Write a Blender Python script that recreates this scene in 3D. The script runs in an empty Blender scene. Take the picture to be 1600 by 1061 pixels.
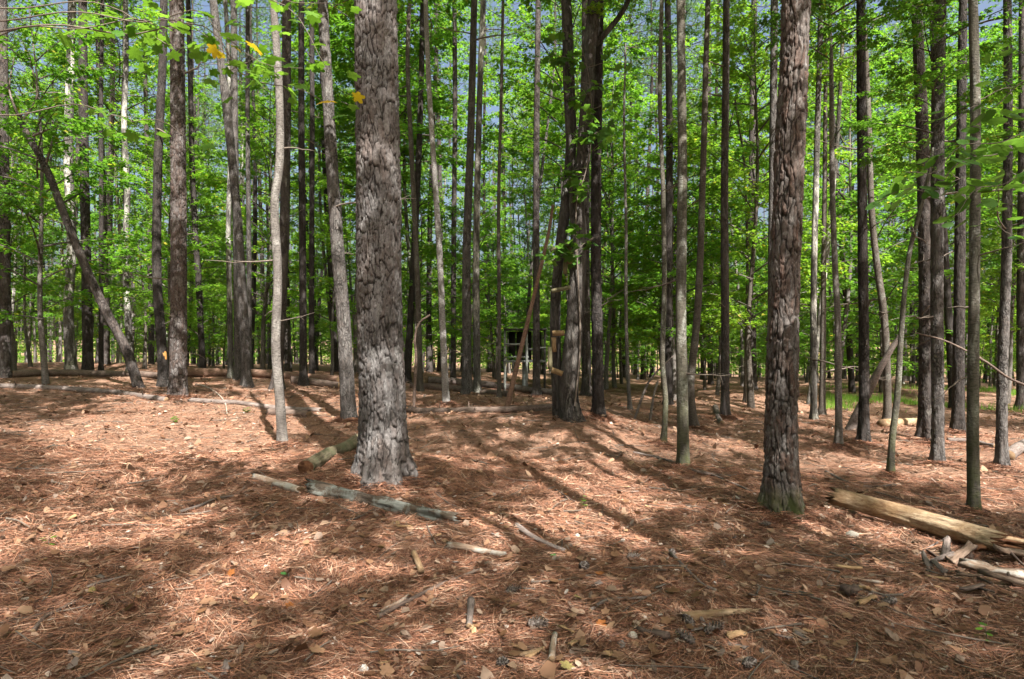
import bpy, math, random
import numpy as np
from mathutils import Vector

# ------------------------------------------------------------------ camera, sky, sun, exposure
SC = bpy.context.scene
COL = SC.collection
F_PX, CX, CY, CAM_Z = 978.0, 800.0, 530.5, 1.45      # focal length and centre in photo pixels
cam = bpy.data.cameras.new('camera')
cam.sensor_width = 36.0
cam.lens = F_PX / 1600.0 * 36.0
cam.clip_start, cam.clip_end = 0.05, 2000.0
cam_o = bpy.data.objects.new('camera', cam)
cam_o.location = (0, 0, CAM_Z)
cam_o.rotation_euler = (math.radians(90), 0, 0)
COL.objects.link(cam_o)
SC.camera = cam_o

SUN_EL, SUN_AZ = math.radians(50), math.radians(155)  # azimuth from +Y towards +X: behind the camera, a little right
to_sun = Vector((math.sin(SUN_AZ) * math.cos(SUN_EL), math.cos(SUN_AZ) * math.cos(SUN_EL), math.sin(SUN_EL)))
W = bpy.data.worlds.new('World')
SC.world = W
W.use_nodes = True
wn = W.node_tree
wn.nodes.clear()
w_out = wn.nodes.new('ShaderNodeOutputWorld')
w_bg = wn.nodes.new('ShaderNodeBackground')
w_sky = wn.nodes.new('ShaderNodeTexSky')
w_sky.sky_type = 'NISHITA'
w_sky.sun_disc = False
w_sky.sun_elevation = SUN_EL
w_sky.sun_rotation = SUN_AZ
w_sky.dust_density = 8.0
w_bg.inputs['Strength'].default_value = 0.065
wn.links.new(w_sky.outputs[0], w_bg.inputs[0])
wn.links.new(w_bg.outputs[0], w_out.inputs[0])

sun = bpy.data.lights.new('sun', 'SUN')
sun.energy = 5.0
sun.angle = math.radians(0.45)
sun.color = (1.0, 0.95, 0.87)
sun_o = bpy.data.objects.new('sun', sun)
sun_o.rotation_euler = (-to_sun).to_track_quat('-Z', 'Y').to_euler()
sun_o.location = to_sun * 60
COL.objects.link(sun_o)

SC.view_settings.view_transform = 'Standard'
SC.view_settings.look = 'None'
SC.view_settings.gamma = 1.0
SC.view_settings.use_curve_mapping = False
SC.view_settings.exposure = 2.02
SC.render.engine = 'CYCLES'
SC.cycles.use_denoising = True
SC.cycles.max_bounces = 7
SC.cycles.diffuse_bounces = 4
SC.cycles.transmission_bounces = 5
SC.cycles.glossy_bounces = 2

R = np.random.default_rng(11)
random.seed(5)

# ------------------------------------------------------------------ numeric helpers
def hash3(ix, iy, iz, seed=0):
    h = (ix.astype(np.int64) * 374761393 + iy.astype(np.int64) * 668265263 + iz.astype(np.int64) * 2147483647 + seed * 1274126177) & 0xFFFFFFFF
    h = ((h ^ (h >> 13)) * 1274126177) & 0xFFFFFFFF
    h = ((h ^ (h >> 15)) * 2246822519) & 0xFFFFFFFF
    return ((h ^ (h >> 16)) & 0xFFFFFF) / float(0xFFFFFF)

def vnoise(x, y, z=0.0, seed=0):
    x, y, z = np.broadcast_arrays(np.asarray(x, float), np.asarray(y, float), np.asarray(z, float))
    ix, iy, iz = np.floor(x), np.floor(y), np.floor(z)
    fx, fy, fz = x - ix, y - iy, z - iz
    fx = fx * fx * (3 - 2 * fx); fy = fy * fy * (3 - 2 * fy); fz = fz * fz * (3 - 2 * fz)
    r = 0
    for dx in (0, 1):
        for dy in (0, 1):
            for dz in (0, 1):
                w = (fx if dx else 1 - fx) * (fy if dy else 1 - fy) * (fz if dz else 1 - fz)
                r = r + w * hash3(ix + dx, iy + dy, iz + dz, seed)
    return r * 2 - 1

def fbm(x, y, z=0.0, seed=0, octs=3):
    r, a = 0, 1.0
    for o in range(octs):
        k = 2.03 ** o
        r = r + a * vnoise(np.asarray(x) * k, np.asarray(y) * k, np.asarray(z) * k, seed + o * 17)
        a *= 0.5
    return r

def sstep(a, b, x):
    t = np.clip((x - a) / (b - a), 0, 1)
    return t * t * (3 - 2 * t)

def unit(v):
    return v / np.maximum(np.linalg.norm(v, axis=-1, keepdims=True), 1e-9)

def terrain(x, y, fine=True):
    x = np.asarray(x, float); y = np.asarray(y, float)
    s = np.maximum(y - 20, 0)
    z = -0.62 * np.tanh(x / 17.0) * sstep(-6, 7, y) - 0.046 * s * s / (s + 9) * sstep(260, 60, y)
    z = z + 0.26 * np.exp(-(((x - 0.55) / 1.7) ** 2 + ((y - 10.1) / 1.5) ** 2))
    z = z + 0.10 * np.exp(-(((x + 1.3) / 0.75) ** 2 + ((y - 6.5) / 0.7) ** 2))
    z = z + 0.08 * np.exp(-(((x - 2.4) / 0.7) ** 2 + ((y - 5.6) / 0.6) ** 2))
    z = z + 0.13 * vnoise(x * 0.22, y * 0.22, 0, 3) * sstep(2, 9, y)
    z = z + 0.045 * vnoise(x * 0.9, y * 0.9, 0, 5)
    if fine:
        z = z + 0.022 * fbm(x * 3.1, y * 3.1, 0, 9, 3)
    return z

def at(px, py, d):
    return np.array([(px - CX) / F_PX * d, d, CAM_Z - (py - CY) / F_PX * d])

def ground(px, py):
    """the point of the ground seen at a photo pixel"""
    d = np.linspace(1.5, 70, 2800)
    rx, rz = (px - CX) / F_PX, -(py - CY) / F_PX
    below = (CAM_Z + rz * d) <= terrain(rx * d, d, False)
    k = int(np.argmax(below)) if below.any() else len(d) - 1
    x, y = rx * d[k], d[k]
    return np.array([x, y, float(terrain(x, y))])

# ------------------------------------------------------------------ scene helpers
def make_mesh(name, V, faces, mats, attrs=None, smooth=True, fmat=None):
    me = bpy.data.meshes.new(name)
    V = np.asarray(V, np.float32).reshape(-1, 3)
    faces = [np.asarray(f, np.int32) for f in faces if len(f)]
    nl = sum(f.size for f in faces); nf = sum(len(f) for f in faces)
    me.vertices.add(len(V)); me.loops.add(nl); me.polygons.add(nf)
    me.vertices.foreach_set('co', V.ravel())
    me.loops.foreach_set('vertex_index', np.concatenate([f.ravel() for f in faces]))
    tot = np.concatenate([np.full(len(f), f.shape[1], np.int32) for f in faces])
    st = np.concatenate([[0], np.cumsum(tot)[:-1]]).astype(np.int32)
    me.polygons.foreach_set('loop_start', st)
    if smooth is not False:
        me.polygons.foreach_set('use_smooth', np.ones(nf, bool))
    if fmat is not None:
        me.polygons.foreach_set('material_index', np.asarray(fmat, np.int32))
    for m in (mats if isinstance(mats, (list, tuple)) else [mats]):
        me.materials.append(m)
    for k, a in (attrs or {}).items():
        at_ = me.attributes.new(k, 'FLOAT', 'POINT')
        at_.data.foreach_set('value', np.asarray(a, np.float32))
    me.update(calc_edges=True)
    me.validate()
    return me

def put(name, me, parent=None, loc=(0, 0, 0), rot=None, scale=None):
    o = bpy.data.objects.new(name, me)
    COL.objects.link(o)
    o.parent = parent
    o.location = [float(c) for c in loc]
    if rot is not None: o.rotation_euler = [float(c) for c in rot]
    if scale is not None: o.scale = [float(c) for c in (scale if hasattr(scale, '__len__') else (scale,) * 3)]
    return o

def tag(o, label=None, cat=None, group=None, kind=None):
    if label: o['label'] = label
    if cat: o['category'] = cat
    if group: o['group'] = group
    if kind: o['kind'] = kind
    return o

def empty(name, loc, label, cat, group=None, rot=None):
    o = put(name, None, None, loc, rot)
    o.empty_display_size = 0.2
    return tag(o, label, cat, group)

class Geo:
    """collects vertices and faces of one mesh"""
    def __init__(s): s.V = []; s.F = {3: [], 4: []}; s.M = {3: [], 4: []}; s.n = 0
    def add(s, V, F, m=0):
        F = np.asarray(F) + s.n
        k = F.shape[1]
        s.V.append(np.asarray(V, float).reshape(-1, 3)); s.F[k].append(F); s.M[k].append(np.full(len(F), m)); s.n += len(s.V[-1])
    def mesh(s, name, mats, smooth=True, attrs=None):
        fs, ms = [], []
        for k in (3, 4):
            if s.F[k]: fs.append(np.concatenate(s.F[k])); ms.append(np.concatenate(s.M[k]))
        return make_mesh(name, np.concatenate(s.V), fs, mats, attrs, smooth, np.concatenate(ms))

def tube_arrays(P, rad, nseg):
    P = np.asarray(P, float); n = len(P)
    T = unit(np.gradient(P, axis=0))
    mean = unit(P[-1] - P[0])
    ref = np.eye(3)[int(np.argmin(np.abs(mean)))]
    n1 = unit(ref - T * (T @ ref)[:, None])
    n2 = np.cross(T, n1)
    th = np.arange(nseg) * 2 * math.pi / nseg
    rad = np.asarray(rad, float)
    if rad.ndim == 1: rad = np.repeat(rad[:, None], nseg, 1)
    V = P[:, None] + rad[:, :, None] * (np.cos(th)[None, :, None] * n1[:, None] + np.sin(th)[None, :, None] * n2[:, None])
    i = np.arange(n - 1)[:, None] * nseg; j = np.arange(nseg)[None]; k = (j + 1) % nseg
    F = np.stack([i + j, i + k, i + nseg + k, i + nseg + j], -1).reshape(-1, 4)
    return V.reshape(-1, 3), F

def smooth_path(pts, n):
    """Catmull-Rom through the points, n samples evenly along the length"""
    P = np.asarray(pts, float)
    if len(P) == 2:
        t = np.linspace(0, 1, n)[:, None]
        return P[0] * (1 - t) + P[1] * t
    E = np.vstack([2 * P[0] - P[1], P, 2 * P[-1] - P[-2]])
    out = []
    for i in range(1, len(E) - 2):
        t = np.linspace(0, 1, 24, endpoint=False)[:, None]
        a, b, c, d = E[i - 1], E[i], E[i + 1], E[i + 2]
        out.append(0.5 * (2 * b + (c - a) * t + (2 * a - 5 * b + 4 * c - d) * t ** 2 + (3 * b - a - 3 * c + d) * t ** 3))
    Q = np.vstack(out + [P[-1:]])
    s = np.concatenate([[0], np.cumsum(np.linalg.norm(np.diff(Q, axis=0), axis=1))])
    u = np.linspace(0, s[-1], n)
    return np.stack([np.interp(u, s, Q[:, k]) for k in range(3)], 1)

# ------------------------------------------------------------------ materials
class NT:
    def __init__(s, name):
        s.m = bpy.data.materials.new(name); s.m.use_nodes = True
        s.t = s.m.node_tree; s.t.nodes.clear()
        s.out = s.t.nodes.new('ShaderNodeOutputMaterial')
    def n(s, typ, props=None, **inp):
        nd = s.t.nodes.new('ShaderNode' + typ)
        for k, v in (props or {}).items(): setattr(nd, k, v)
        for k, v in inp.items(): s.set(nd, k.replace('_', ' '), v)
        return nd
    def set(s, nd, key, v):
        i = nd.inputs[key] if not isinstance(key, int) else nd.inputs[key]
        if isinstance(v, bpy.types.NodeSocket): s.t.links.new(v, i)
        else: i.default_value = v
    def link(s, a, b): s.t.links.new(a, b)
    def coords(s, scale=(1, 1, 1), kind='Object'):
        tc = s.n('TexCoord'); mp = s.n('Mapping')
        s.link(tc.outputs[kind], mp.inputs['Vector']); mp.inputs['Scale'].default_value = scale
        return mp.outputs[0]
    def noise(s, vec, scale, detail=3.0, rough=0.55, dist=0.0):
        nd = s.n('TexNoise', Scale=scale, Detail=detail, Roughness=rough, Distortion=dist)
        s.link(vec, nd.inputs['Vector']); return nd.outputs['Fac']
    def ramp(s, fac, stops):
        nd = s.n('ValToRGB'); el = nd.color_ramp.elements
        while len(el) > 1: el.remove(el[-1])
        for k, (p, c) in enumerate(stops):
            e = el[0] if k == 0 else el.new(p)
            e.position = p
            e.color = (c, c, c, 1) if not hasattr(c, '__len__') else tuple(c) + (1,)
        s.link(fac, nd.inputs[0]); return nd.outputs[0]
    def mix(s, fac, a, b, blend='MIX'):
        nd = s.n('Mix', {'data_type': 'RGBA', 'blend_type': blend})
        for i, v in ((0, fac), (6, a), (7, b)):
            if isinstance(v, tuple) and len(v) == 3: v = v + (1,)
            s.set(nd, i, v)
        return nd.outputs[2]
    def math(s, op, a, b=0.5):
        nd = s.n('Math', {'operation': op}); s.set(nd, 0, a); s.set(nd, 1, b); return nd.outputs[0]
    def bump(s, h, dist, strength=1.0, normal=None):
        nd = s.n('Bump', Height=h, Distance=dist, Strength=strength)
        if normal is not None: s.link(normal, nd.inputs['Normal'])
        return nd.outputs[0]
    def principled(s, col, rough=0.85, normal=None, spec=0.25):
        p = s.n('BsdfPrincipled'); s.set(p, 'Base Color', col if isinstance(col, bpy.types.NodeSocket) else tuple(col) + (1,))
        s.set(p, 'Roughness', rough); p.inputs['Specular IOR Level'].default_value = spec
        if normal is not None: s.link(normal, p.inputs['Normal'])
        s.link(p.outputs[0], s.out.inputs[0]); return p

def mat_bark(name, plate, red, crack, sx, sz, depth=0.012, redness=0.5, lichen=0.35, moss=0.0, pale=0.0, furrow=0.5):
    """scaly or furrowed bark for trunks in the middle and far distance"""
    t = NT(name)
    v = t.coords((1, 1, sz)); vl = t.coords((1, 1, 0.16))
    dn = t.n('TexNoise', Scale=9.0, Detail=4.0, Roughness=0.65); t.link(v, dn.inputs['Vector'])
    off = t.n('VectorMath', {'operation': 'MULTIPLY_ADD'}); t.link(dn.outputs['Color'], off.inputs[0])
    off.inputs[1].default_value = (0.16, 0.16, 0.16); t.link(v, off.inputs[2])
    vo = t.n('TexVoronoi', {'feature': 'DISTANCE_TO_EDGE'}, Scale=sx * 1.5); t.link(off.outputs[0], vo.inputs['Vector'])
    vc = t.n('TexVoronoi', {'feature': 'F1'}, Scale=sx * 1.5); t.link(off.outputs[0], vc.inputs['Vector'])
    open_ = t.ramp(t.noise(v, sx * 0.55, 3.0), [(0.42, 0.15), (0.62, 1.0)])
    edge = t.ramp(vo.outputs['Distance'], [(0.0, 0.0), (0.13, 0.8), (0.3, 1.0)])
    edge = t.math('SUBTRACT', 1.0, t.math('MULTIPLY', t.math('SUBTRACT', 1.0, edge), open_))
    fur = t.ramp(t.noise(vl, sx * 1.3, 4.0, 0.6, 0.6), [(0.36, 1.0 - furrow), (0.52, 1.0)])
    edge = t.math('MULTIPLY', edge, fur)
    fine = t.noise(v, 60.0, 4.0, 0.7)
    big = t.noise(v, 2.3, 3.0)
    sep = t.n('SeparateColor'); t.link(vc.outputs['Color'], sep.inputs[0])
    rf = t.ramp(t.math('ADD', t.math('MULTIPLY', sep.outputs[0], 0.55), t.math('MULTIPLY', big, 0.6)), [(0.45, 0.0), (0.75, redness)])
    c = t.mix(rf, plate, red)
    c = t.mix(t.math('MULTIPLY', sep.outputs[1], 0.5), c, tuple(min(0.5, x * 1.5) for x in plate))
    c = t.mix(t.ramp(fine, [(0.38, 0.7), (0.62, 0.0)]), c, tuple(x * 0.35 for x in plate))
    if lichen: c = t.mix(t.ramp(t.noise(v, 9.0, 5.0, 0.7), [(0.56, 0.0), (0.72, lichen)]), c, (0.36, 0.37, 0.34))
    if pale: c = t.mix(t.ramp(t.noise(v, 3.2, 4.0, 0.6), [(0.50, 0.0), (0.58, pale)]), c, (0.46, 0.445, 0.40))
    c = t.mix(edge, crack, c)
    h = t.math('ADD', t.math('ADD', edge, t.math('MULTIPLY', sep.outputs[2], 0.35)), t.math('MULTIPLY', fine, 0.5))
    t.principled(c, 0.9, t.bump(h, depth * 1.3, 1.0))
    return t.m

def mat_plates(name, plate, red, crack, moss=0.0):
    """bark whose plates are real relief: the mesh carries 'crack' and 'cell'"""
    t = NT(name)
    v = t.coords((1, 1, 0.55))
    cr = t.n('Attribute', {'attribute_name': 'crack'}).outputs['Fac']
    ce = t.n('Attribute', {'attribute_name': 'cell'}).outputs['Fac']
    fine = t.noise(v, 70.0, 5.0, 0.68)
    mid = t.noise(v, 16.0, 4.0, 0.6)
    big = t.noise(v, 2.0, 3.0)
    rf = t.ramp(t.math('ADD', t.math('MULTIPLY', ce, 0.5), t.math('MULTIPLY', mid, 0.55)), [(0.48, 0.0), (0.82, 0.75)])
    c = t.mix(rf, plate, red)
    c = t.mix(t.ramp(ce, [(0.0, 0.6), (0.5, 0.0)]), c, (0.25, 0.24, 0.238))
    c = t.mix(t.ramp(fine, [(0.34, 0.65), (0.62, 0.0)]), c, tuple(x * 0.4 for x in plate))
    c = t.mix(t.ramp(t.noise(v, 28.0, 5.0, 0.7), [(0.58, 0.0), (0.72, 0.45)]), c, (0.40, 0.39, 0.38))
    c = t.mix(t.ramp(big, [(0.45, 0.0), (0.75, 0.3)]), c, (0.15, 0.10, 0.08))
    c = t.mix(cr, crack, c)
    if moss:
        tc = t.n('TexCoord'); sp = t.n('SeparateXYZ'); t.link(tc.outputs['Object'], sp.inputs[0])
        low = t.ramp(t.math('MULTIPLY', sp.outputs[2], 1.0 / moss), [(0.0, 1.0), (1.0, 0.0)])
        mf = t.math('MULTIPLY', low, t.ramp(mid, [(0.35, 0.0), (0.55, 0.9)]))
        c = t.mix(mf, c, (0.055, 0.075, 0.018))
    h = t.math('ADD', t.math('MULTIPLY', fine, 0.5), t.math('MULTIPLY', mid, 0.7))
    t.principled(c, 0.9, t.bump(h, 0.008, 0.9), 0.2)
    return t.m

def mat_smooth_bark(name, a, b, spots, moss=0.0, lich=0.6):
    """thin hard bark of the young broadleaf trees: blotched, faintly ringed"""
    t = NT(name)
    v = t.coords((1, 1, 0.45))
    v2 = t.coords((1, 1, 2.6))
    c = t.mix(t.ramp(t.noise(v, 9.0, 5.0, 0.65), [(0.35, 0.0), (0.65, 1.0)]), a, b)
    c = t.mix(t.ramp(t.noise(v, 5.0, 5.0, 0.7, 0.6), [(0.52, 0.0), (0.60, lich)]), c, spots)
    rings = t.noise(v2, 26.0, 4.0, 0.7)
    c = t.mix(t.ramp(rings, [(0.36, 0.8), (0.54, 0.0)]), c, tuple(x * 0.4 for x in a))
    if moss:
        tc = t.n('TexCoord'); sp = t.n('SeparateXYZ'); t.link(tc.outputs['Object'], sp.inputs[0])
        low = t.ramp(t.math('MULTIPLY', sp.outputs[2], 1.0 / moss), [(0.0, 1.0), (0.3, 0.6), (1.0, 0.2)])
        mf = t.math('MULTIPLY', low, t.ramp(t.noise(v, 11.0, 5.0, 0.7), [(0.36, 0.0), (0.58, 0.9)]))
        c = t.mix(mf, c, (0.065, 0.075, 0.026))
    h = t.math('ADD', rings, t.noise(v, 60.0, 4.0, 0.7))
    t.principled(c, 0.85, t.bump(h, 0.010, 1.0))
    return t.m

def mat_wood(name, a, b, c3, along=(1, 1, 1), moss=None, rough=0.85):
    """weathered or rotten wood, grain along the object's own long axis (X)"""
    t = NT(name)
    v = t.coords((0.12, 1, 1)); w = t.coords()
    g = t.noise(v, 60.0, 5.0, 0.65)
    c = t.mix(t.ramp(t.noise(w, 5.0, 4.0, 0.6), [(0.38, 0.0), (0.62, 1.0)]), a, b)
    c = t.mix(t.ramp(g, [(0.36, 0.7), (0.56, 0.0)]), c, c3)
    if moss:
        c = t.mix(t.ramp(t.noise(w, 7.0, 5.0, 0.7), [(0.47, 0.0), (0.58, moss[1])]), c, moss[0])
    t.principled(c, rough, t.bump(t.math('ADD', g, t.noise(w, 30.0, 4.0, 0.7)), 0.008, 0.9))
    return t.m

def mat_leaf(name, dark, light, yellow=0.0, trans=0.5):
    t = NT(name)
    geo = t.n('NewGeometry'); oi = t.n('ObjectInfo')
    f = t.math('ADD', t.math('MULTIPLY', geo.outputs['Random Per Island'], 0.75), t.math('MULTIPLY', oi.outputs['Random'], 0.25))
    c = t.mix(f, dark, light)
    c = t.mix(t.ramp(oi.outputs['Random'], [(0.55, 0.0), (1.0, 0.5)]), c, (0.20, 0.25, 0.02))
    c = t.mix(t.ramp(oi.outputs['Random'], [(0.0, 0.5), (0.35, 0.0)]), c, (0.03, 0.085, 0.02))
    if yellow:
        c = t.mix(t.ramp(geo.outputs['Random Per Island'], [(0.965, 0.0), (0.97, yellow)]), c, (0.42, 0.30, 0.03))
    p = t.n('BsdfPrincipled'); t.set(p, 'Base Color', c); t.set(p, 'Roughness', 0.5); p.inputs['Specular IOR Level'].default_value = 0.3
    tr = t.n('BsdfTranslucent'); t.set(tr, 'Color', t.mix(0.6, c, (0.17, 0.36, 0.02), 'ADD'))
    mx = t.n('MixShader'); mx.inputs[0].default_value = trans
    t.link(p.outputs[0], mx.inputs[1]); t.link(tr.outputs[0], mx.inputs[2]); t.link(mx.outputs[0], t.out.inputs[0])
    return t.m

def mat_island(name, stops, rough=0.8, spec=0.2, trans=0.0):
    """each loose piece takes one of the given colours"""
    t = NT(name)
    geo = t.n('NewGeometry')
    c = t.ramp(geo.outputs['Random Per Island'], stops)
    p = t.principled(c, rough, None, spec)
    if trans:
        tr = t.n('BsdfTranslucent'); t.link(c, tr.inputs[0])
        mx = t.n('MixShader'); mx.inputs[0].default_value = trans
        t.link(p.outputs[0], mx.inputs[1]); t.link(tr.outputs[0], mx.inputs[2]); t.link(mx.outputs[0], t.out.inputs[0])
    return t.m

def mat_plain(name, a, b, scale=8.0, rough=0.85, bump=0.004):
    t = NT(name); v = t.coords()
    n = t.noise(v, scale, 5.0, 0.65)
    t.principled(t.mix(t.ramp(n, [(0.35, 0.0), (0.65, 1.0)]), a, b), rough, t.bump(t.noise(v, scale * 5, 4.0, 0.7), bump, 0.8))
    return t.m

def mat_ground():
    t = NT('needle_covered_soil')
    v = t.coords()
    streak = None
    for ang, sc in ((0.3, 1.0), (1.3, 1.3), (2.3, 0.9)):
        tc = t.n('TexCoord'); mp = t.n('Mapping'); t.link(tc.outputs['Object'], mp.inputs['Vector'])
        mp.inputs['Rotation'].default_value = (0, 0, ang); mp.inputs['Scale'].default_value = (6 * sc, 75 * sc, 20)
        nz = t.noise(mp.outputs[0], 1.6, 3.0, 0.6, 0.8)
        streak = nz if streak is None else t.math('MAXIMUM', streak, nz)
    c = t.ramp(streak, [(0.40, (0.09, 0.055, 0.040)), (0.55, (0.20, 0.115, 0.078)), (0.68, (0.34, 0.205, 0.14)), (0.80, (0.44, 0.30, 0.215))])
    patch = t.noise(v, 1.1, 5.0, 0.6)
    c = t.mix(t.ramp(patch, [(0.42, 0.0), (0.62, 0.75)]), c, t.mix(0.5, c, (0.17, 0.12, 0.09)))
    c = t.mix(t.ramp(t.noise(v, 3.7, 5.0, 0.7), [(0.58, 0.0), (0.72, 0.5)]), c, (0.08, 0.056, 0.045))
    vo = t.n('TexVoronoi', {'feature': 'F1'}, Scale=26.0); t.link(v, vo.inputs['Vector'])
    sp = t.n('SeparateColor'); t.link(vo.outputs['Color'], sp.inputs[0])
    flake = t.math('MULTIPLY', t.ramp(sp.outputs[0], [(0.84, 0.0), (0.86, 1.0)]), t.ramp(vo.outputs['Distance'], [(0.25, 1.0), (0.4, 0.0)]))
    c = t.mix(flake, c, t.ramp(sp.outputs[1], [(0.0, (0.30, 0.17, 0.10)), (0.5, (0.36, 0.27, 0.22)), (1.0, (0.20, 0.10, 0.06))]))
    h = t.math('ADD', t.math('MULTIPLY', streak, 0.8), t.math('ADD', t.math('MULTIPLY', t.noise(v, 14.0, 5.0, 0.7), 0.9), flake))
    t.principled(c, 0.92, t.bump(h, 0.03, 0.9), 0.15)
    return t.m

M = {}
M['ground'] = mat_ground()
M['pine_plates'] = mat_plates('big_pine_bark', (0.105, 0.099, 0.099), (0.085, 0.064, 0.055), (0.012, 0.010, 0.009))
M['red_plates'] = mat_plates('red_pine_bark', (0.082, 0.068, 0.061), (0.093, 0.045, 0.030), (0.011, 0.009, 0.007), moss=0.28)
M['red_brown_plates'] = mat_plates('brown_knobbly_bark', (0.073, 0.061, 0.058), (0.076, 0.046, 0.034), (0.014, 0.011, 0.010))
M['pine'] = mat_bark('pine_bark', (0.075, 0.065, 0.061), (0.077, 0.047, 0.034), (0.015, 0.011, 0.011), 13.0, 0.42)
M['dark_pine'] = mat_bark('dark_pine_bark', (0.043, 0.037, 0.035), (0.047, 0.031, 0.023), (0.009, 0.007, 0.006), 15.0, 0.4, lichen=0.15)
M['grey_pine'] = mat_bark('grey_pine_bark', (0.112, 0.103, 0.099), (0.096, 0.065, 0.050), (0.019, 0.016, 0.015), 17.0, 0.45, redness=0.35)
M['patchy'] = mat_bark('patchy_pale_bark', (0.122, 0.117, 0.107), (0.102, 0.082, 0.066), (0.031, 0.025, 0.023), 18.0, 0.3, pale=0.9)
M['shaggy'] = mat_bark('shaggy_bark', (0.082, 0.074, 0.068), (0.061, 0.042, 0.032), (0.011, 0.009, 0.008), 10.0, 0.3, depth=0.02, lichen=0.3, furrow=0.5)
M['grey_smooth'] = mat_smooth_bark('grey_smooth_bark', (0.092, 0.081, 0.074), (0.153, 0.138, 0.126), (0.238, 0.226, 0.211), lich=0.7)
M['brown_smooth'] = mat_smooth_bark('brown_smooth_bark', (0.064, 0.053, 0.043), (0.102, 0.086, 0.074), (0.192, 0.192, 0.173), lich=0.5)
M['mossy'] = mat_smooth_bark('mossy_bark', (0.05, 0.044, 0.037), (0.115, 0.10, 0.085), (0.25, 0.255, 0.23), moss=1.3, lich=0.75)
M['white_bark'] = mat_smooth_bark('white_flecked_bark', (0.173, 0.158, 0.151), (0.259, 0.245, 0.238), (0.374, 0.367, 0.353))
M['twig'] = mat_plain('twig_bark', (0.085, 0.068, 0.055), (0.14, 0.115, 0.097), 20.0)
M['leaf'] = mat_leaf('green_leaf', (0.045, 0.125, 0.012), (0.12, 0.27, 0.022), yellow=0.6)
M['leaf_dark'] = mat_leaf('deep_green_leaf', (0.035, 0.10, 0.014), (0.085, 0.20, 0.022))
M['leaf_light'] = mat_leaf('fresh_green_leaf', (0.065, 0.165, 0.012), (0.17, 0.31, 0.022), yellow=0.8)
M['needle_green'] = mat_leaf('green_pine_needles', (0.05, 0.105, 0.04), (0.10, 0.17, 0.06), trans=0.3)
M['straw'] = mat_island('fallen_needles', [(0.0, (0.035, 0.017, 0.012)), (0.25, (0.11, 0.045, 0.027)), (0.5, (0.225, 0.097, 0.057)), (0.75, (0.37, 0.185, 0.112)), (0.88, (0.20, 0.13, 0.10)), (1.0, (0.53, 0.36, 0.25))], 0.65, 0.3)
M['flakes'] = mat_island('bark_flakes', [(0.0, (0.06, 0.035, 0.025)), (0.4, (0.15, 0.085, 0.058)), (0.7, (0.23, 0.145, 0.10)), (0.9, (0.30, 0.22, 0.165)), (1.0, (0.38, 0.34, 0.31))])
M['dry_leaf'] = mat_island('dry_leaves', [(0.0, (0.10, 0.045, 0.025)), (0.4, (0.20, 0.105, 0.06)), (0.75, (0.28, 0.18, 0.115)), (1.0, (0.20, 0.155, 0.13))], 0.6, 0.3, 0.15)

# ------------------------------------------------------------------ the ground
def axis(fine_lo, fine_hi, step, lo, hi):
    a = list(np.arange(fine_lo, fine_hi, step))
    s, x = step, a[-1]
    while x < hi: s *= 1.09; x += s; a.append(x)
    s, x, b = step, a[0], []
    while x > lo: s *= 1.09; x -= s; b.append(x)
    return np.array(b[::-1] + a)

gx = axis(-6.5, 6.5, 0.055, -420, 420)
gy = axis(1.6, 11.0, 0.055, -420, 620)
GX, GY = np.meshgrid(gx, gy)
GZ = terrain(GX, GY)
near = sstep(16, 8, np.hypot(GX, GY))
GZ = GZ + near * 0.011 * fbm(GX * 13, GY * 13, 0, 41, 3)
nx, ny = len(gx), len(gy)
i = np.arange(ny - 1)[:, None] * nx + np.arange(nx - 1)[None]
gf = np.stack([i, i + 1, i + nx + 1, i + nx], -1).reshape(-1, 4)
ground_o = put('ground', make_mesh('ground', np.stack([GX, GY, GZ], -1), [gf], M['ground']))
tag(ground_o, 'forest floor of rust brown pine needles and soil', None, None, 'structure')

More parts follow.
